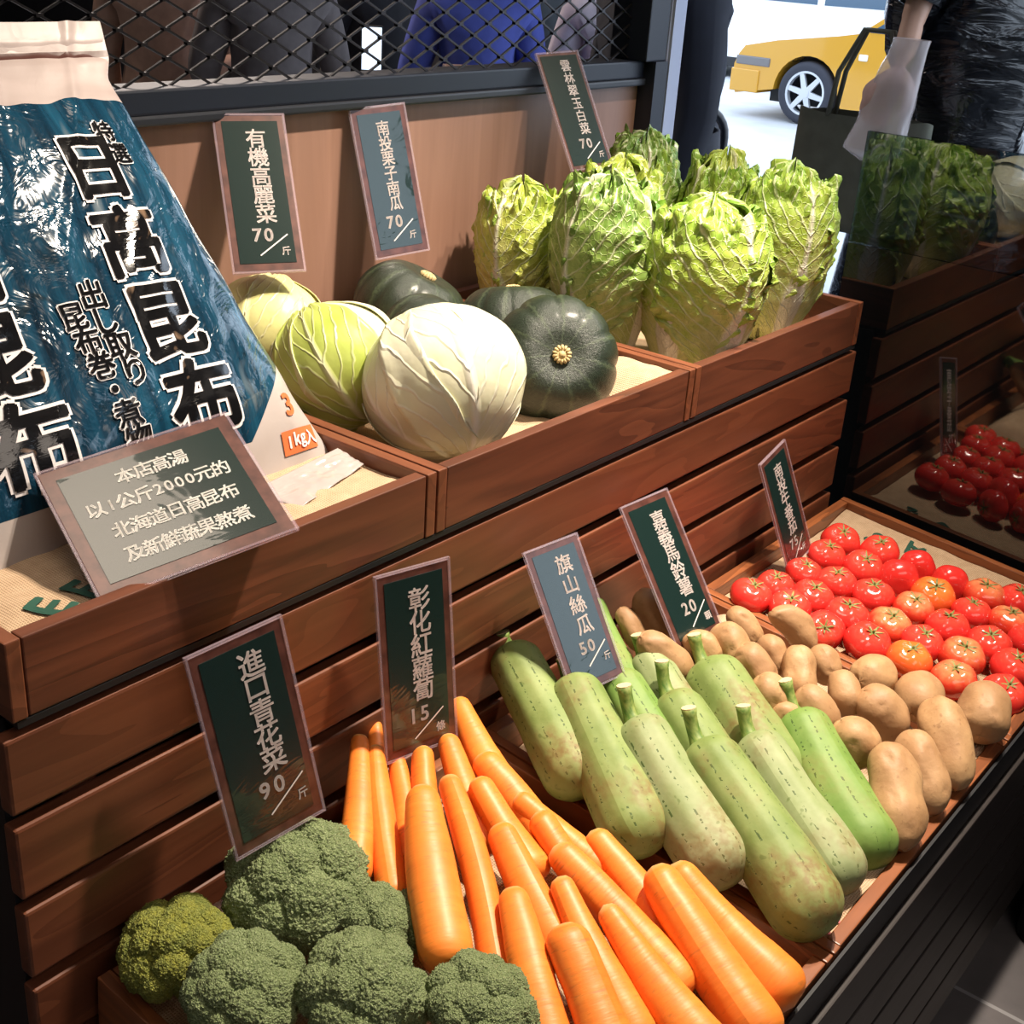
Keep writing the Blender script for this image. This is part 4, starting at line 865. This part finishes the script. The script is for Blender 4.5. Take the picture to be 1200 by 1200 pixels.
def floret_mesh(seed):
    bm = bmesh.new(); bmesh.ops.create_icosphere(bm, subdivisions=6, radius=1)
    for v in bm.verts:
        d = v.co.normalized(); c = d * 5.2 + Vector((seed * 3.1, seed, 0)); dist, pts = noise.voronoi(c); k = 1 + .10 * (1 - min(1, dist[0] * 1.5)) - .04
        dist2, _ = noise.voronoi(d * 15 + Vector((seed, 0, seed * 2))); k += .085 * (1 - min(1.2, dist2[0] * 1.6))
        k += .09 * noise.noise(d * 1.8 + Vector((seed, seed, 0)))
        if d.z < -.1: k *= 1 - .35 * sstep(.1, .9, -d.z)
        v.co = d * k
    me = bpy.data.meshes.new('floret'); bm.to_mesh(me); bm.free(); return me
FL = [floret_mesh(s) for s in (1, 2, 3)]; FLY = [m.copy() for m in FL]
def broccoli(label, c, R, up, seed, mats, n=13, flat_=.8):
    rnd = random.Random(seed); q = Vector(up).normalized().to_track_quat('Z', 'Y') @ Quaternion((0, 0, 1), seed)
    e = empty('broccoli', c, q, label, 'broccoli', 'broccoli heads in the lower left crate')
    MB().tube([(0, 0, -R * 1.0), (0, 0, -R * .5), (0, 0, 0)], [R * .26, R * .30, R * .5], 14).obj('stalk', BSTK, e, True)
    spots = [(0, 0)] + [(.62, 2 * PI * k / 5 + .3) for k in range(5)] + [(1.12, 2 * PI * k / (n - 6)) for k in range(n - 6)]
    for k, (th, ph) in enumerate(spots):
        th += rnd.uniform(-.10, .10); ph += rnd.uniform(-.25, .25); d = Vector((math.sin(th) * math.cos(ph), math.sin(th) * math.sin(ph), math.cos(th) * flat_))
        s = R * rnd.uniform(.33, .43) * (1.1 if th < .3 else 1); me = (FLY if mats is BRY else FL)[k % 3]
        o = link('floret', me, mats, e); o.location = d * (R - s * .72); o.scale = (s, s, s * .92); o.rotation_mode = 'QUATERNION'; o.rotation_quaternion = d.to_track_quat('Z', 'Y') @ Quaternion((0, 0, 1), rnd.uniform(0, 6))
        # short branch carrying the floret
    return e
bl_ = [('yellowing broccoli head at the left end of the crate', (-.35, -.2, .9), 11, BRY), ('largest broccoli head, at the back below the broccoli sign', (-.1, -.25, .95), 22, BRG), ('broccoli head at the front left, next to the yellowing one', (-.15, -.3, .95), 33, BRG),
       ('broccoli head at the bottom edge, in the middle', (.0, -.3, .95), 44, BRG), ('small broccoli head against the blunt carrot', (.25, -.1, .95), 55, BRG), ('broccoli head at the bottom right, touching the front carrots', (.2, -.35, .9), 66, BRG)]
for (P, R), (lab, up, sd, mt) in zip(BROC, bl_): broccoli(lab, P, R, up, sd, mt, 16 if R > .05 else 12)

# ------------------------------------------------------------------ the street: cars
YEL = MT('taxi_yellow_paint', .25, Base_Color=(.58, .29, .02)); YEL.set(Coat_Weight=.8, Coat_Roughness=.05); YEL = YEL.m
WCAR = MT('white_car_paint', .25, Base_Color=(.80, .82, .84)); WCAR.set(Coat_Weight=.8, Coat_Roughness=.05); WCAR = WCAR.m
RUB = flat('tyre_rubber', (.03, .032, .045), .8); ALLOY = flat('alloy_silver', (.60, .62, .66), .35, Metallic=.5); CGL = flat('car_glass', (.05, .10, .16), .08); LAMP = flat('headlamp_glass', (.16, .15, .15), .2); RED = flat('tail_lamp_red', (.55, .03, .07), .3); TRIMK = flat('black_car_trim', (.012, .013, .016), .6)
def wheel(parent, x, y, z, R, side):
    e_ = MB(); w_ = .19
    V, F = [], []; ring = [(R * .70, 0), (R * .86, -.012), (R * .97, .012), (R, .04), (R, w_ - .04), (R * .95, w_), (R * .70, w_)]
    n = 40
    for k in range(n):
        a = 2 * PI * k / n
        for r_, d in ring: V.append((x + d * side, y + r_ * math.cos(a), z + r_ * math.sin(a)))
    m_ = len(ring)
    for k in range(n):
        for j in range(m_ - 1): F.append((k * m_ + j, k * m_ + j + 1, ((k + 1) % n) * m_ + j + 1, ((k + 1) % n) * m_ + j))
    o = MB().add(V, F).obj('wheel', RUB, parent, True)
    b = MB()
    V, F = [], []; ring = [(R * .70, .0), (R * .63, .002), (R * .62, .06), (R * .70, .07)]
    for k in range(n):
        a = 2 * PI * k / n
        for r_, d in ring: V.append((x + d * side, y + r_ * math.cos(a), z + r_ * math.sin(a)))
    for k in range(n):
        for j in range(3): F.append((k * 4 + j, k * 4 + j + 1, ((k + 1) % n) * 4 + j + 1, ((k + 1) % n) * 4 + j))
    b.add(V, F)
    for k in range(6):
        a = 2 * PI * k / 6 + .2; c, s = math.cos(a), math.sin(a)
        def P_(r_, w__, d): return (x + d * side, y + r_ * c - w__ * s, z + r_ * s + w__ * c)
        b.add([P_(.02, -.030, .004), P_(.02, .030, .004), P_(R * .66, .022, .006), P_(R * .66, -.022, .006), P_(.02, -.030, .04), P_(.02, .030, .04), P_(R * .66, .022, .04), P_(R * .66, -.022, .04)], [(0, 1, 2, 3), (7, 6, 5, 4), (0, 4, 5, 1), (1, 5, 6, 2), (2, 6, 7, 3), (3, 7, 4, 0)])
    b.tube([(x + .0 * side, y, z), (x + .05 * side, y, z)], .045, 14)
    b.obj('rim', ALLOY, o)
def car(label, cat, x0, x1, yf, z0, prof_, glass, wl, R, paint, extras):
    """side face at x0 (towards the shop), front at y = yf, length runs towards -y"""
    e = empty(label[0], (0, 0, 0), None, label[1], cat)
    def arc(l, r): return [(l - r * math.cos(PI * k / 14), z0 + R + r * math.sin(PI * k / 14)) for k in range(15)]
    low_ = [(l, z + z0) for l, z in prof_]
    under = [(wl[1] + .38, z0 + .2)] + [(l, z) for l, z in reversed(arc(wl[1], R + .05))] + [(wl[0] + .40, z0 + .2)] + [(l, z) for l, z in reversed(arc(wl[0], R + .05))]
    poly = [(yf - l, z) for l, z in low_ + under]
    V = []; n = len(poly)
    xs = [(x0 + .10, .985), (x0 + .02, 1.0), (x0, 1.0), (x1, 1.0), (x1 - .02, 1.0), (x1 - .10, .985)]
    from mathutils.geometry import tessellate_polygon
    tri = [tuple(t_) for t_ in tessellate_polygon([[Vector((y, z, 0)) for y, z in poly]])]
    V = [(x0, y, z) for y, z in poly] + [(x1, y, z) for y, z in poly]
    F = tri + [tuple(i + n for i in t_)[::-1] for t_ in tri] + [(i, n + i, (i + 1) % n + n, (i + 1) % n) for i in range(n)]
    me = mesh('body', V, F); bm = bmesh.new(); bm.from_mesh(me); bmesh.ops.recalc_face_normals(bm, faces=bm.faces[:]); bm.to_mesh(me); bm.free()
    o = link('body', me, paint, e, False)
    for l0, h0, l1, h1, l2, h2, l3, h3 in glass:
        q = [(yf - l0, z0 + h0), (yf - l1, z0 + h1), (yf - l2, z0 + h2), (yf - l3, z0 + h3)]
        MB().add([(x0 - .006, y, z) for y, z in q] + [(x0 + .02, y, z) for y, z in q], [(0, 1, 2, 3), (7, 6, 5, 4), (0, 4, 5, 1), (1, 5, 6, 2), (2, 6, 7, 3), (3, 7, 4, 0)]).obj('window_glass', CGL, e)
    MB().box((x0 + .25, yf - wl[1] - .5, z0 + .16), (x1 - .25, yf - wl[0] + .5, z0 + .7)).obj('underbody', TRIMK, e)
    for l in wl:
        wheel(e, x0 + .0, yf - l, z0 + R, R, 1); wheel(e, x1, yf - l, z0 + R, R, -1)
    for nm, lo, hi, mt in extras: MB().box((lo[0], yf - lo[1], z0 + lo[2]), (hi[0], yf - hi[1], z0 + hi[2]), bevel=.012).obj(nm, mt, e)
    return e
sed = [(.05, .22), (.0, .30), (.0, .50), (.04, .60), (.10, .68), (.45, .76), (1.10, .86), (1.30, .90), (1.95, 1.36), (2.4, 1.42), (3.1, 1.40), (3.7, 1.02), (4.35, .98), (4.45, .6), (4.42, .25)]
X0 = 12.16
car(('taxi', 'yellow taxi in the street, its front wheel and fender showing'), 'car', X0, X0 + 1.72, 6.74, -.1, sed, [(1.40, .92, 2.02, 1.34, 2.36, 1.37, 2.36, .92), (2.42, .92, 2.42, 1.37, 3.0, 1.36, 3.45, .94)], (.82, 3.45), .30, YEL,
    [('headlamp', (X0 - .012, .02, .50), (X0 + .35, .40, .585), LAMP), ('side_marker_lamp', (X0 - .015, 1.33, .66), (X0 + .01, 1.42, .72), WCAR), ('rub_strip', (X0 - .015, 1.45, .40), (X0 + .01, 3.0, .425), flat('pale_rub_strip', (.75, .62, .30), .4)), ('front_bumper', (X0 - .015, -.02, .24), (X0 + 1.7, .30, .46), YEL)])
X1 = 15.6
hat = [(.05, .25), (.0, .5), (.05, .72), (.9, .92), (1.1, .98), (1.8, 1.42), (3.6, 1.46), (4.2, 1.25), (4.55, .95), (4.62, .5), (4.58, .25)]
car(('car', 'overexposed white car across the street behind the taxi'), 'car', X1, X1 + 1.75, 10.1, -.1, hat, [(1.3, .98, 1.85, 1.36, 2.5, 1.40, 2.5, .98), (2.6, .98, 2.6, 1.40, 3.4, 1.40, 4.0, 1.0)], (.85, 3.7), .31, WCAR,
    [('tail_lamp', (X1 - .012, 4.30, .78), (X1 + .3, 4.60, .95), RED), ('sill_trim', (X1 - .01, .1, .14), (X1 + 1.7, 4.5, .26), TRIMK)])
# ------------------------------------------------------------------ people outside
def skin_obj(name, verts, edges, radii, mat, parent, root=0, sub=1):
    me = bpy.data.meshes.new(name); bm = bmesh.new(); sk = bm.verts.layers.skin.verify()
    vs = [bm.verts.new(v) for v in verts]
    for v, r in zip(vs, radii): v[sk].radius = (r, r) if not isinstance(r, tuple) else r
    vs[root][sk].use_root = True
    for a, b in edges: bm.edges.new((vs[a], vs[b]))
    bm.to_mesh(me); bm.free(); me.materials.append(mat)
    o = bpy.data.objects.new(name, me); COL.objects.link(o); o.parent = parent
    o.modifiers.new('skin', 'SKIN').use_smooth_shade = True; m_ = o.modifiers.new('sub', 'SUBSURF'); m_.levels = sub; m_.render_levels = sub
    return o
SKIN = flat('skin', (.50, .28, .19), .5)
HAIR = flat('dark_hair', (.012, .010, .010), .5); EYE = flat('eye_dark', (.02, .015, .012), .2); LIP = flat('lip', (.35, .12, .10), .5); SHOE = flat('dark_shoe', (.02, .02, .022), .5)
def person(label, loc, rz, top, bottom, armL, armR, sleeve=1.0, coat=None, group='people seen through the mesh window', height=1.66, hood=None):
    """local frame faces -y; armL / armR = (elbow, wrist)"""
    e = empty('person', loc, (0, 0, rz), label, 'person', group); e.scale = (height / 1.66,) * 3
    V = [(0, 0, .93), (0, .0, 1.08), (0, -.01, 1.25), (0, 0, 1.36), (0, .005, 1.43), (0, -.01, 1.50), (0, -.015, 1.575), (0, .0, 1.615)]
    Rr = [.125, .115, .135, .10, .052, .062, .088, .060]; E_ = [(i, i + 1) for i in range(7)]
    def add(p, r, par): V.append(p); Rr.append(r); E_.append((par, len(V) - 1)); return len(V) - 1
    add((0, -.108, 1.545), .013, 6)                                     # nose
    add((.088, .0, 1.55), .016, 6); add((-.088, .0, 1.55), .016, 6)      # ears
    hands = []
    for sx, arm in ((1, armL), (-1, armR)):
        sh = add((sx * .155, .0, 1.345), .058, 3); el = add(arm[0], .040, sh); mid_ = add(tuple((Vector(arm[0]) + Vector(arm[1])) / 2), .036, el); wr = add(arm[1], .026, mid_)
        d = (Vector(arm[1]) - Vector(arm[0])).normalized(); side = d.cross(Vector((0, 0, 1))) if abs(d.z) < .9 else Vector((0, -1, 0)); side.normalize()
        palm = add(tuple(Vector(arm[1]) + d * .065), .028, wr); hands.append(Vector(arm[1]) + d * .09)
        for k, (o_, ln) in enumerate(((-.026, .062), (-.009, .072), (.009, .068), (.025, .052))):
            b0 = Vector(arm[1]) + d * .095 + side * o_; nrm = d.cross(side).normalized()
            a = add(tuple(b0), .010, palm); b_ = add(tuple(b0 + d * ln * .5 + nrm * .006), .009, a); add(tuple(b0 + d * ln * .85 + nrm * .022), .007, b_)
        tb = Vector(arm[1]) + d * .035 - side * .034; a = add(tuple(tb), .011, wr); add(tuple(tb + d * .04 - side * .012), .009, a)
    for sx in (1, -1):
        hp = add((sx * .085, 0, .86), .095, 0); kn = add((sx * .095, -.02, .49), .062, hp); an = add((sx * .095, .01, .09), .038, kn); add((sx * .10, -.12, .035), .032, an)
    o = skin_obj('body', V, E_, Rr, SKIN, e); bpy.context.view_layer.update()
    me = bpy.data.meshes.new_from_object(o.evaluated_get(bpy.context.evaluated_depsgraph_get())); o.modifiers.clear(); o.data = me
    if not me.materials: me.materials.append(SKIN)
    me.polygons.foreach_set('use_smooth', [True] * len(me.polygons))
    def garment(nm, mat, keep, off):
        bm = bmesh.new(); bm.from_mesh(me); bm.normal_update()
        bmesh.ops.delete(bm, geom=[f for f in bm.faces if not keep(f.calc_center_median())], context='FACES')
        bm.normal_update()
        for v in bm.verts: v.co += v.normal * off
        m2 = bpy.data.meshes.new(nm); bm.to_mesh(m2); bm.free(); m2.materials.clear()
        g = link(nm, m2, mat, e); md = g.modifiers.new('t', 'SOLIDIFY'); md.thickness = .006; md.offset = -1; return g
    def isarm(c):
        for arm in (armL, armR):
            for A, B in ((Vector(arm[0]), Vector(arm[1])), (Vector(arm[1]), Vector(arm[1]) + (Vector(arm[1]) - Vector(arm[0])).normalized() * .2)):
                k = max(0, min(1, (c - A).dot(B - A) / (B - A).length_squared)); 
                if (c - A - (B - A) * k).length < .075: return True
        return False
    def hand(c):
        for arm in (armL, armR):
            d = (Vector(arm[1]) - Vector(arm[0])); lim = d.length * (.92 if sleeve > .6 else .12)
            if isarm(c) and (c - Vector(arm[0])).dot(d.normalized()) > lim and (c - Vector(arm[0]) - d.normalized() * (c - Vector(arm[0])).dot(d.normalized())).length < .11: return True
        return False
    garment('jacket' if sleeve > .6 else 'shirt', top, lambda c: (.88 < c.z < 1.455 or (isarm(c) and c.z < 1.6)) and not hand(c), .016)
    garment('trousers', bottom, lambda c: .08 < c.z < .97 and not isarm(c), .012)
    if hood:
        V_, F_, U_ = grid(28, 10, lambda u, v: ((.075 + .06 * v) * math.cos(2 * PI * u) * 1.25, (.075 + .055 * v) * math.sin(2 * PI * u) + .03, 1.50 - .13 * v + .008 * math.sin(2 * PI * u * 5)), True); o = link('hood', mesh('hood', V_, F_), hood, e); m_ = o.modifiers.new('t', 'SOLIDIFY'); m_.thickness = .02
    if coat:
        def f(u, v):
            a = 2 * PI * u; z = 1.06 - v * (1.06 - coat); r = .165 + .07 * v + .008 * math.sin(a * 6 + v * 3) * v; return (r * 1.12 * math.cos(a), r * .9 * math.sin(a), z)
        V_, F_, U_ = grid(32, 10, f, True); o = link('coat_skirt', mesh('coat', V_, F_), top, e); m_ = o.modifiers.new('t', 'SOLIDIFY'); m_.thickness = .008
    def hf(u, v):
        a = 2 * PI * u; th = PI * .60 * v; front = max(0, -math.sin(a)); th *= 1 - .42 * front; return (.104 * math.sin(th) * math.cos(a), .118 * math.sin(th) * math.sin(a) + .012, 1.575 + .115 * math.cos(th))
    V_, F_, U_ = grid(28, 14, hf, True); o = link('hair', mesh('hair', V_, F_), HAIR, e); m_ = o.modifiers.new('t', 'SOLIDIFY'); m_.thickness = .012
    for sx in (1, -1):
        b = MB(); bm = bmesh.new(); bmesh.ops.create_icosphere(bm, subdivisions=2, radius=.011); bm.verts.index_update()
        b.add([v.co + Vector((sx * .032, -.084, 1.563)) for v in bm.verts], [tuple(v.index for v in f.verts) for f in bm.faces]); bm.free(); b.obj('eye', EYE, e, True)
    MB().tube([(-.024, -.080, 1.503), (0, -.088, 1.501), (.024, -.080, 1.503)], [.003, .006, .003], 6).obj('mouth', LIP, e, True)
    for sx in (1, -1):
        MB().tube([(sx * .097, .05, .035), (sx * .098, -.02, .045), (sx * .10, -.10, .035), (sx * .10, -.17, .026)], [.036, .046, .042, .025], 10).obj('shoe', SHOE, e, True)
    return e
def cloth(nm, c, c2=None):
    t = MT(nm, .85); t.color(t.ramp(t.noise(t.coord(), 25, 3), [(.3, tuple(x * .75 for x in c)), (.7, c)])); return t.m
C_TAN = cloth('tan_cloth', (.40, .24, .17)); C_GREY = cloth('grey_cloth', (.13, .11, .11)); C_BLK = cloth('black_cloth', (.012, .013, .018)); C_BLUE = cloth('blue_cloth', (.05, .07, .32)); C_PALE = cloth('pale_cloth', (.55, .50, .58)); C_CHAR = cloth('charcoal_cloth', (.045, .055, .065)); C_NAVY = cloth('navy_cloth', (.010, .012, .024)); C_BRN = cloth('brown_cloth', (.16, .10, .08))
GZ = -.1
dn = ((.21, -.02, 1.10), (.22, -.10, .86)), ((-.21, -.02, 1.10), (-.22, -.10, .86))
fold_ = ((.22, -.06, 1.10), (.10, -.27, 1.12)), ((-.22, -.06, 1.10), (-.10, -.27, 1.14))
FACE = 2.45                                                             # turned towards the shop
person('person in tan clothes queueing, seen through the mesh beside the blue bag', (2.95, 3.90, GZ), 2.2, C_TAN, C_BRN, dn[0], fold_[1])
person('person in a grey jacket with a bare forearm, seen through the mesh', (2.98, 3.36, GZ), 2.6, C_GREY, C_GREY, fold_[0], ((-.23, -.04, 1.12), (-.16, -.22, .98)), sleeve=.5)
person('person in black holding up a lit phone, seen through the mesh', (3.75, 3.62, GZ), 2.9, C_BLK, C_BLK, fold_[0], ((-.23, -.06, 1.12), (-.06, -.28, 1.20)))
person('person in a blue top with a pale bare arm, seen through the mesh', (3.62, 3.02, GZ), 2.4, C_BLUE, C_PALE, ((.23, -.03, 1.10), (.20, -.16, .92)), dn[1], sleeve=.5)
person('person in a charcoal coat behind the brown box, seen through the mesh', (4.42, 3.34, GZ), 2.7, C_CHAR, C_CHAR, dn[0], fold_[1], coat=.7)
person('person in pale violet and black near the right end of the mesh', (4.05, 2.72, GZ), 2.3, C_PALE, C_BLK, fold_[0], dn[1])
person('person in dark navy next to the mesh window post', (4.75, 2.92, GZ), 2.6, C_NAVY, C_NAVY, dn[0], dn[1], coat=.8)
ph = empty('phone', (3.30, 3.22, 1.10), (.15, 0, -.78), 'small lit phone held up in the dark behind the mesh', 'phone')
MB().box((-.037, -.004, -.075), (.037, .004, .075), bevel=.003).obj('phone_case', BLACK, ph)
t = MT('phone_screen', .2, Base_Color=(.5, .6, .8)); t.set(Emission_Color=(.75, .85, 1.0), Emission_Strength=1.3)
MB().box((-.033, -.0046, -.070), (.033, -.0040, .070)).obj('phone_screen', t.m, ph); MB().box((-.033, .0040, -.070), (.033, .0046, .070)).obj('phone_screen', t.m, ph)
e = empty('counter_box', (3.30, 2.45, 0), (0, 0, -.7), 'brown wooden box top just behind the mesh near the tilted sign', 'box')
MB().box((-.30, -.12, GZ), (.30, .12, 1.085), bevel=.004).obj('box_body', wood('counter_wood', 0, (.10, .05, .03), (.28, .15, .09)), e); MB().box((-.32, -.14, 1.085), (.32, .14, 1.105), bevel=.003).obj('box_lid', wood('counter_lid_wood', 0, (.16, .08, .05), (.34, .19, .12)), e)

# the shopper in black outside the glass, with two bags
PVC = MT('black_puffer', .22, Base_Color=(.003, .0035, .006)); PVC.bump(PVC.noise(PVC.map(PVC.coord(), (9, 9, 30)), 1, 3, .5, 1.0), 1.0, .02); PVC.set(Coat_Weight=.3, Coat_Roughness=.12); PVC = PVC.m
def arm_local(pts, loc, rz, h):
    M = (Matrix.Translation(loc) @ Matrix.Rotation(rz, 4, 'Z') @ Matrix.Scale(h / 1.66, 4)).inverted(); return tuple(tuple(M @ Vector(p)) for p in pts)
pl = (3.02, 1.06, GZ)
person('person in a shiny black puffer coat outside the dark glass, holding bags', pl, -1.2, PVC, C_BLK, ((.26, -.02, 1.10), (.24, -.12, .86)), arm_local(((2.83, 1.12, 1.62), (2.765, 1.12, 1.395)), pl, -1.2, 1.78), coat=.25, group=None, height=1.78)
person('person in a dark coat half hidden by the pale doorway post', (3.02, 1.90, GZ), -2.0, C_NAVY, C_BLK, dn[0], dn[1], coat=.45, group=None, height=1.80, hood=C_GREY)
tb = empty('tote_bag', (2.78, 1.20, .93), (0, 0, 1.57), 'dull olive tote bag hanging beside the dark glass edge', 'bag')
OLV = cloth('olive_canvas', (.12, .12, .09))
def tf(u, v):
    a = 2 * PI * u; x = .155 * (abs(math.cos(a)) ** .35) * math.copysign(1, math.cos(a)); y = (.045 * (1 - .6 * v) + .004) * (abs(math.sin(a)) ** .6) * math.copysign(1, math.sin(a)); return (x, y, .245 * v + .004 * math.sin(a * 3))
V_, F_, U_ = grid(40, 12, tf, True); F_.append(tuple(range(40))[::-1]); o = link('bag_body', mesh('tote', V_, F_), OLV, tb)
for s in (-.018, .018): MB().tube([(-.08, s, .235), (-.07, s, .33), (-.03, s * .5, .42), (.03, s * .5, .42), (.07, s, .33), (.08, s, .235)], .006, 8).obj('bag_handle', OLV, tb, True)
MB().tube([(-.05, .024, .17), (-.05, .030, .17)], .012, 12).obj('snap_button', ALLOY, tb)
pb = empty('plastic_bag', (2.64, 1.115, 1.10), (0, .0, 1.2), 'clear plastic bag with pinkish contents held beside the dark glass', 'bag')
t = MT('clear_plastic', .15, Base_Color=(.75, .68, .68)); t.set(Alpha=.5, Coat_Weight=.8); CLR = t.m
def pf(u, v):
    a = 2 * PI * u; r = .078 - .034 * v + .006 * noise.noise(Vector((math.cos(a) * 2, math.sin(a) * 2, v * 5))); r *= min(1, v * 8 + .3)
    return (r * math.cos(a) - .06 * v, r * .55 * math.sin(a), .25 * v)
V_, F_, U_ = grid(36, 24, pf, True); link('bag_film', mesh('plastic_bag', V_, F_), CLR, pb)
def cf(u, v):
    a = 2 * PI * u; r = .062 * math.sin(PI * min(1, v * .92 + .06)) ** .6 * (1 + .12 * noise.noise(Vector((math.cos(a) * 2, math.sin(a) * 2, v * 4)))); return (r * math.cos(a) - .04 * v, r * .5 * math.sin(a), .075 + .12 * v)
V_, F_, U_ = grid(28, 16, cf, True); link('contents', mesh('contents', V_, F_), cloth('pinkish_wrapping', (.50, .33, .30)), pb)
# wheeled shopping trolley
tr = empty('shopping_trolley', (3.5, 2.03, GZ), (0, 0, -.6), 'grey wheeled shopping trolley with a black hooped handle by the doorway', 'trolley')
TBODY = cloth('grey_trolley_cloth', (.34, .36, .44))
def gf(u, v):
    a = 2 * PI * u; s = min(1, (1 - v) * 5) ** .5; x = .12 * (abs(math.cos(a)) ** .5) * math.copysign(1, math.cos(a)) * (.55 + .45 * s); y = .08 * (abs(math.sin(a)) ** .5) * math.copysign(1, math.sin(a)) * (.55 + .45 * s); return (x - .06, y, .12 + .90 * v)
V_, F_, U_ = grid(36, 20, gf, True); F_ += [tuple(range(36))[::-1], tuple(range(36 * 20, 36 * 21))]; link('trolley_bag', mesh('trolley_bag', V_, F_), TBODY, tr)
HB_ = flat('black_tube', (.006, .007, .01), .3)
MB().tube([(-.085, 0, .95), (-.085, 0, 1.05)] + [(-.0 - .085 * math.cos(PI * k / 12), 0, 1.06 + .085 * math.sin(PI * k / 12)) for k in range(13)] + [(.085, 0, .9), (.08, 0, .5), (.07, 0, .06)], .014, 10).obj('handle', HB_, tr, True)
for s in (-.09, .09): MB().tube([(.03, s - .012, .06), (.03, s + .012, .06)], .06, 18).obj('wheel', RUB, tr)

# keep every light-emitting or tiny object tidy
for o in scene.objects:
    if o.type == 'LIGHT': o.visible_camera = True
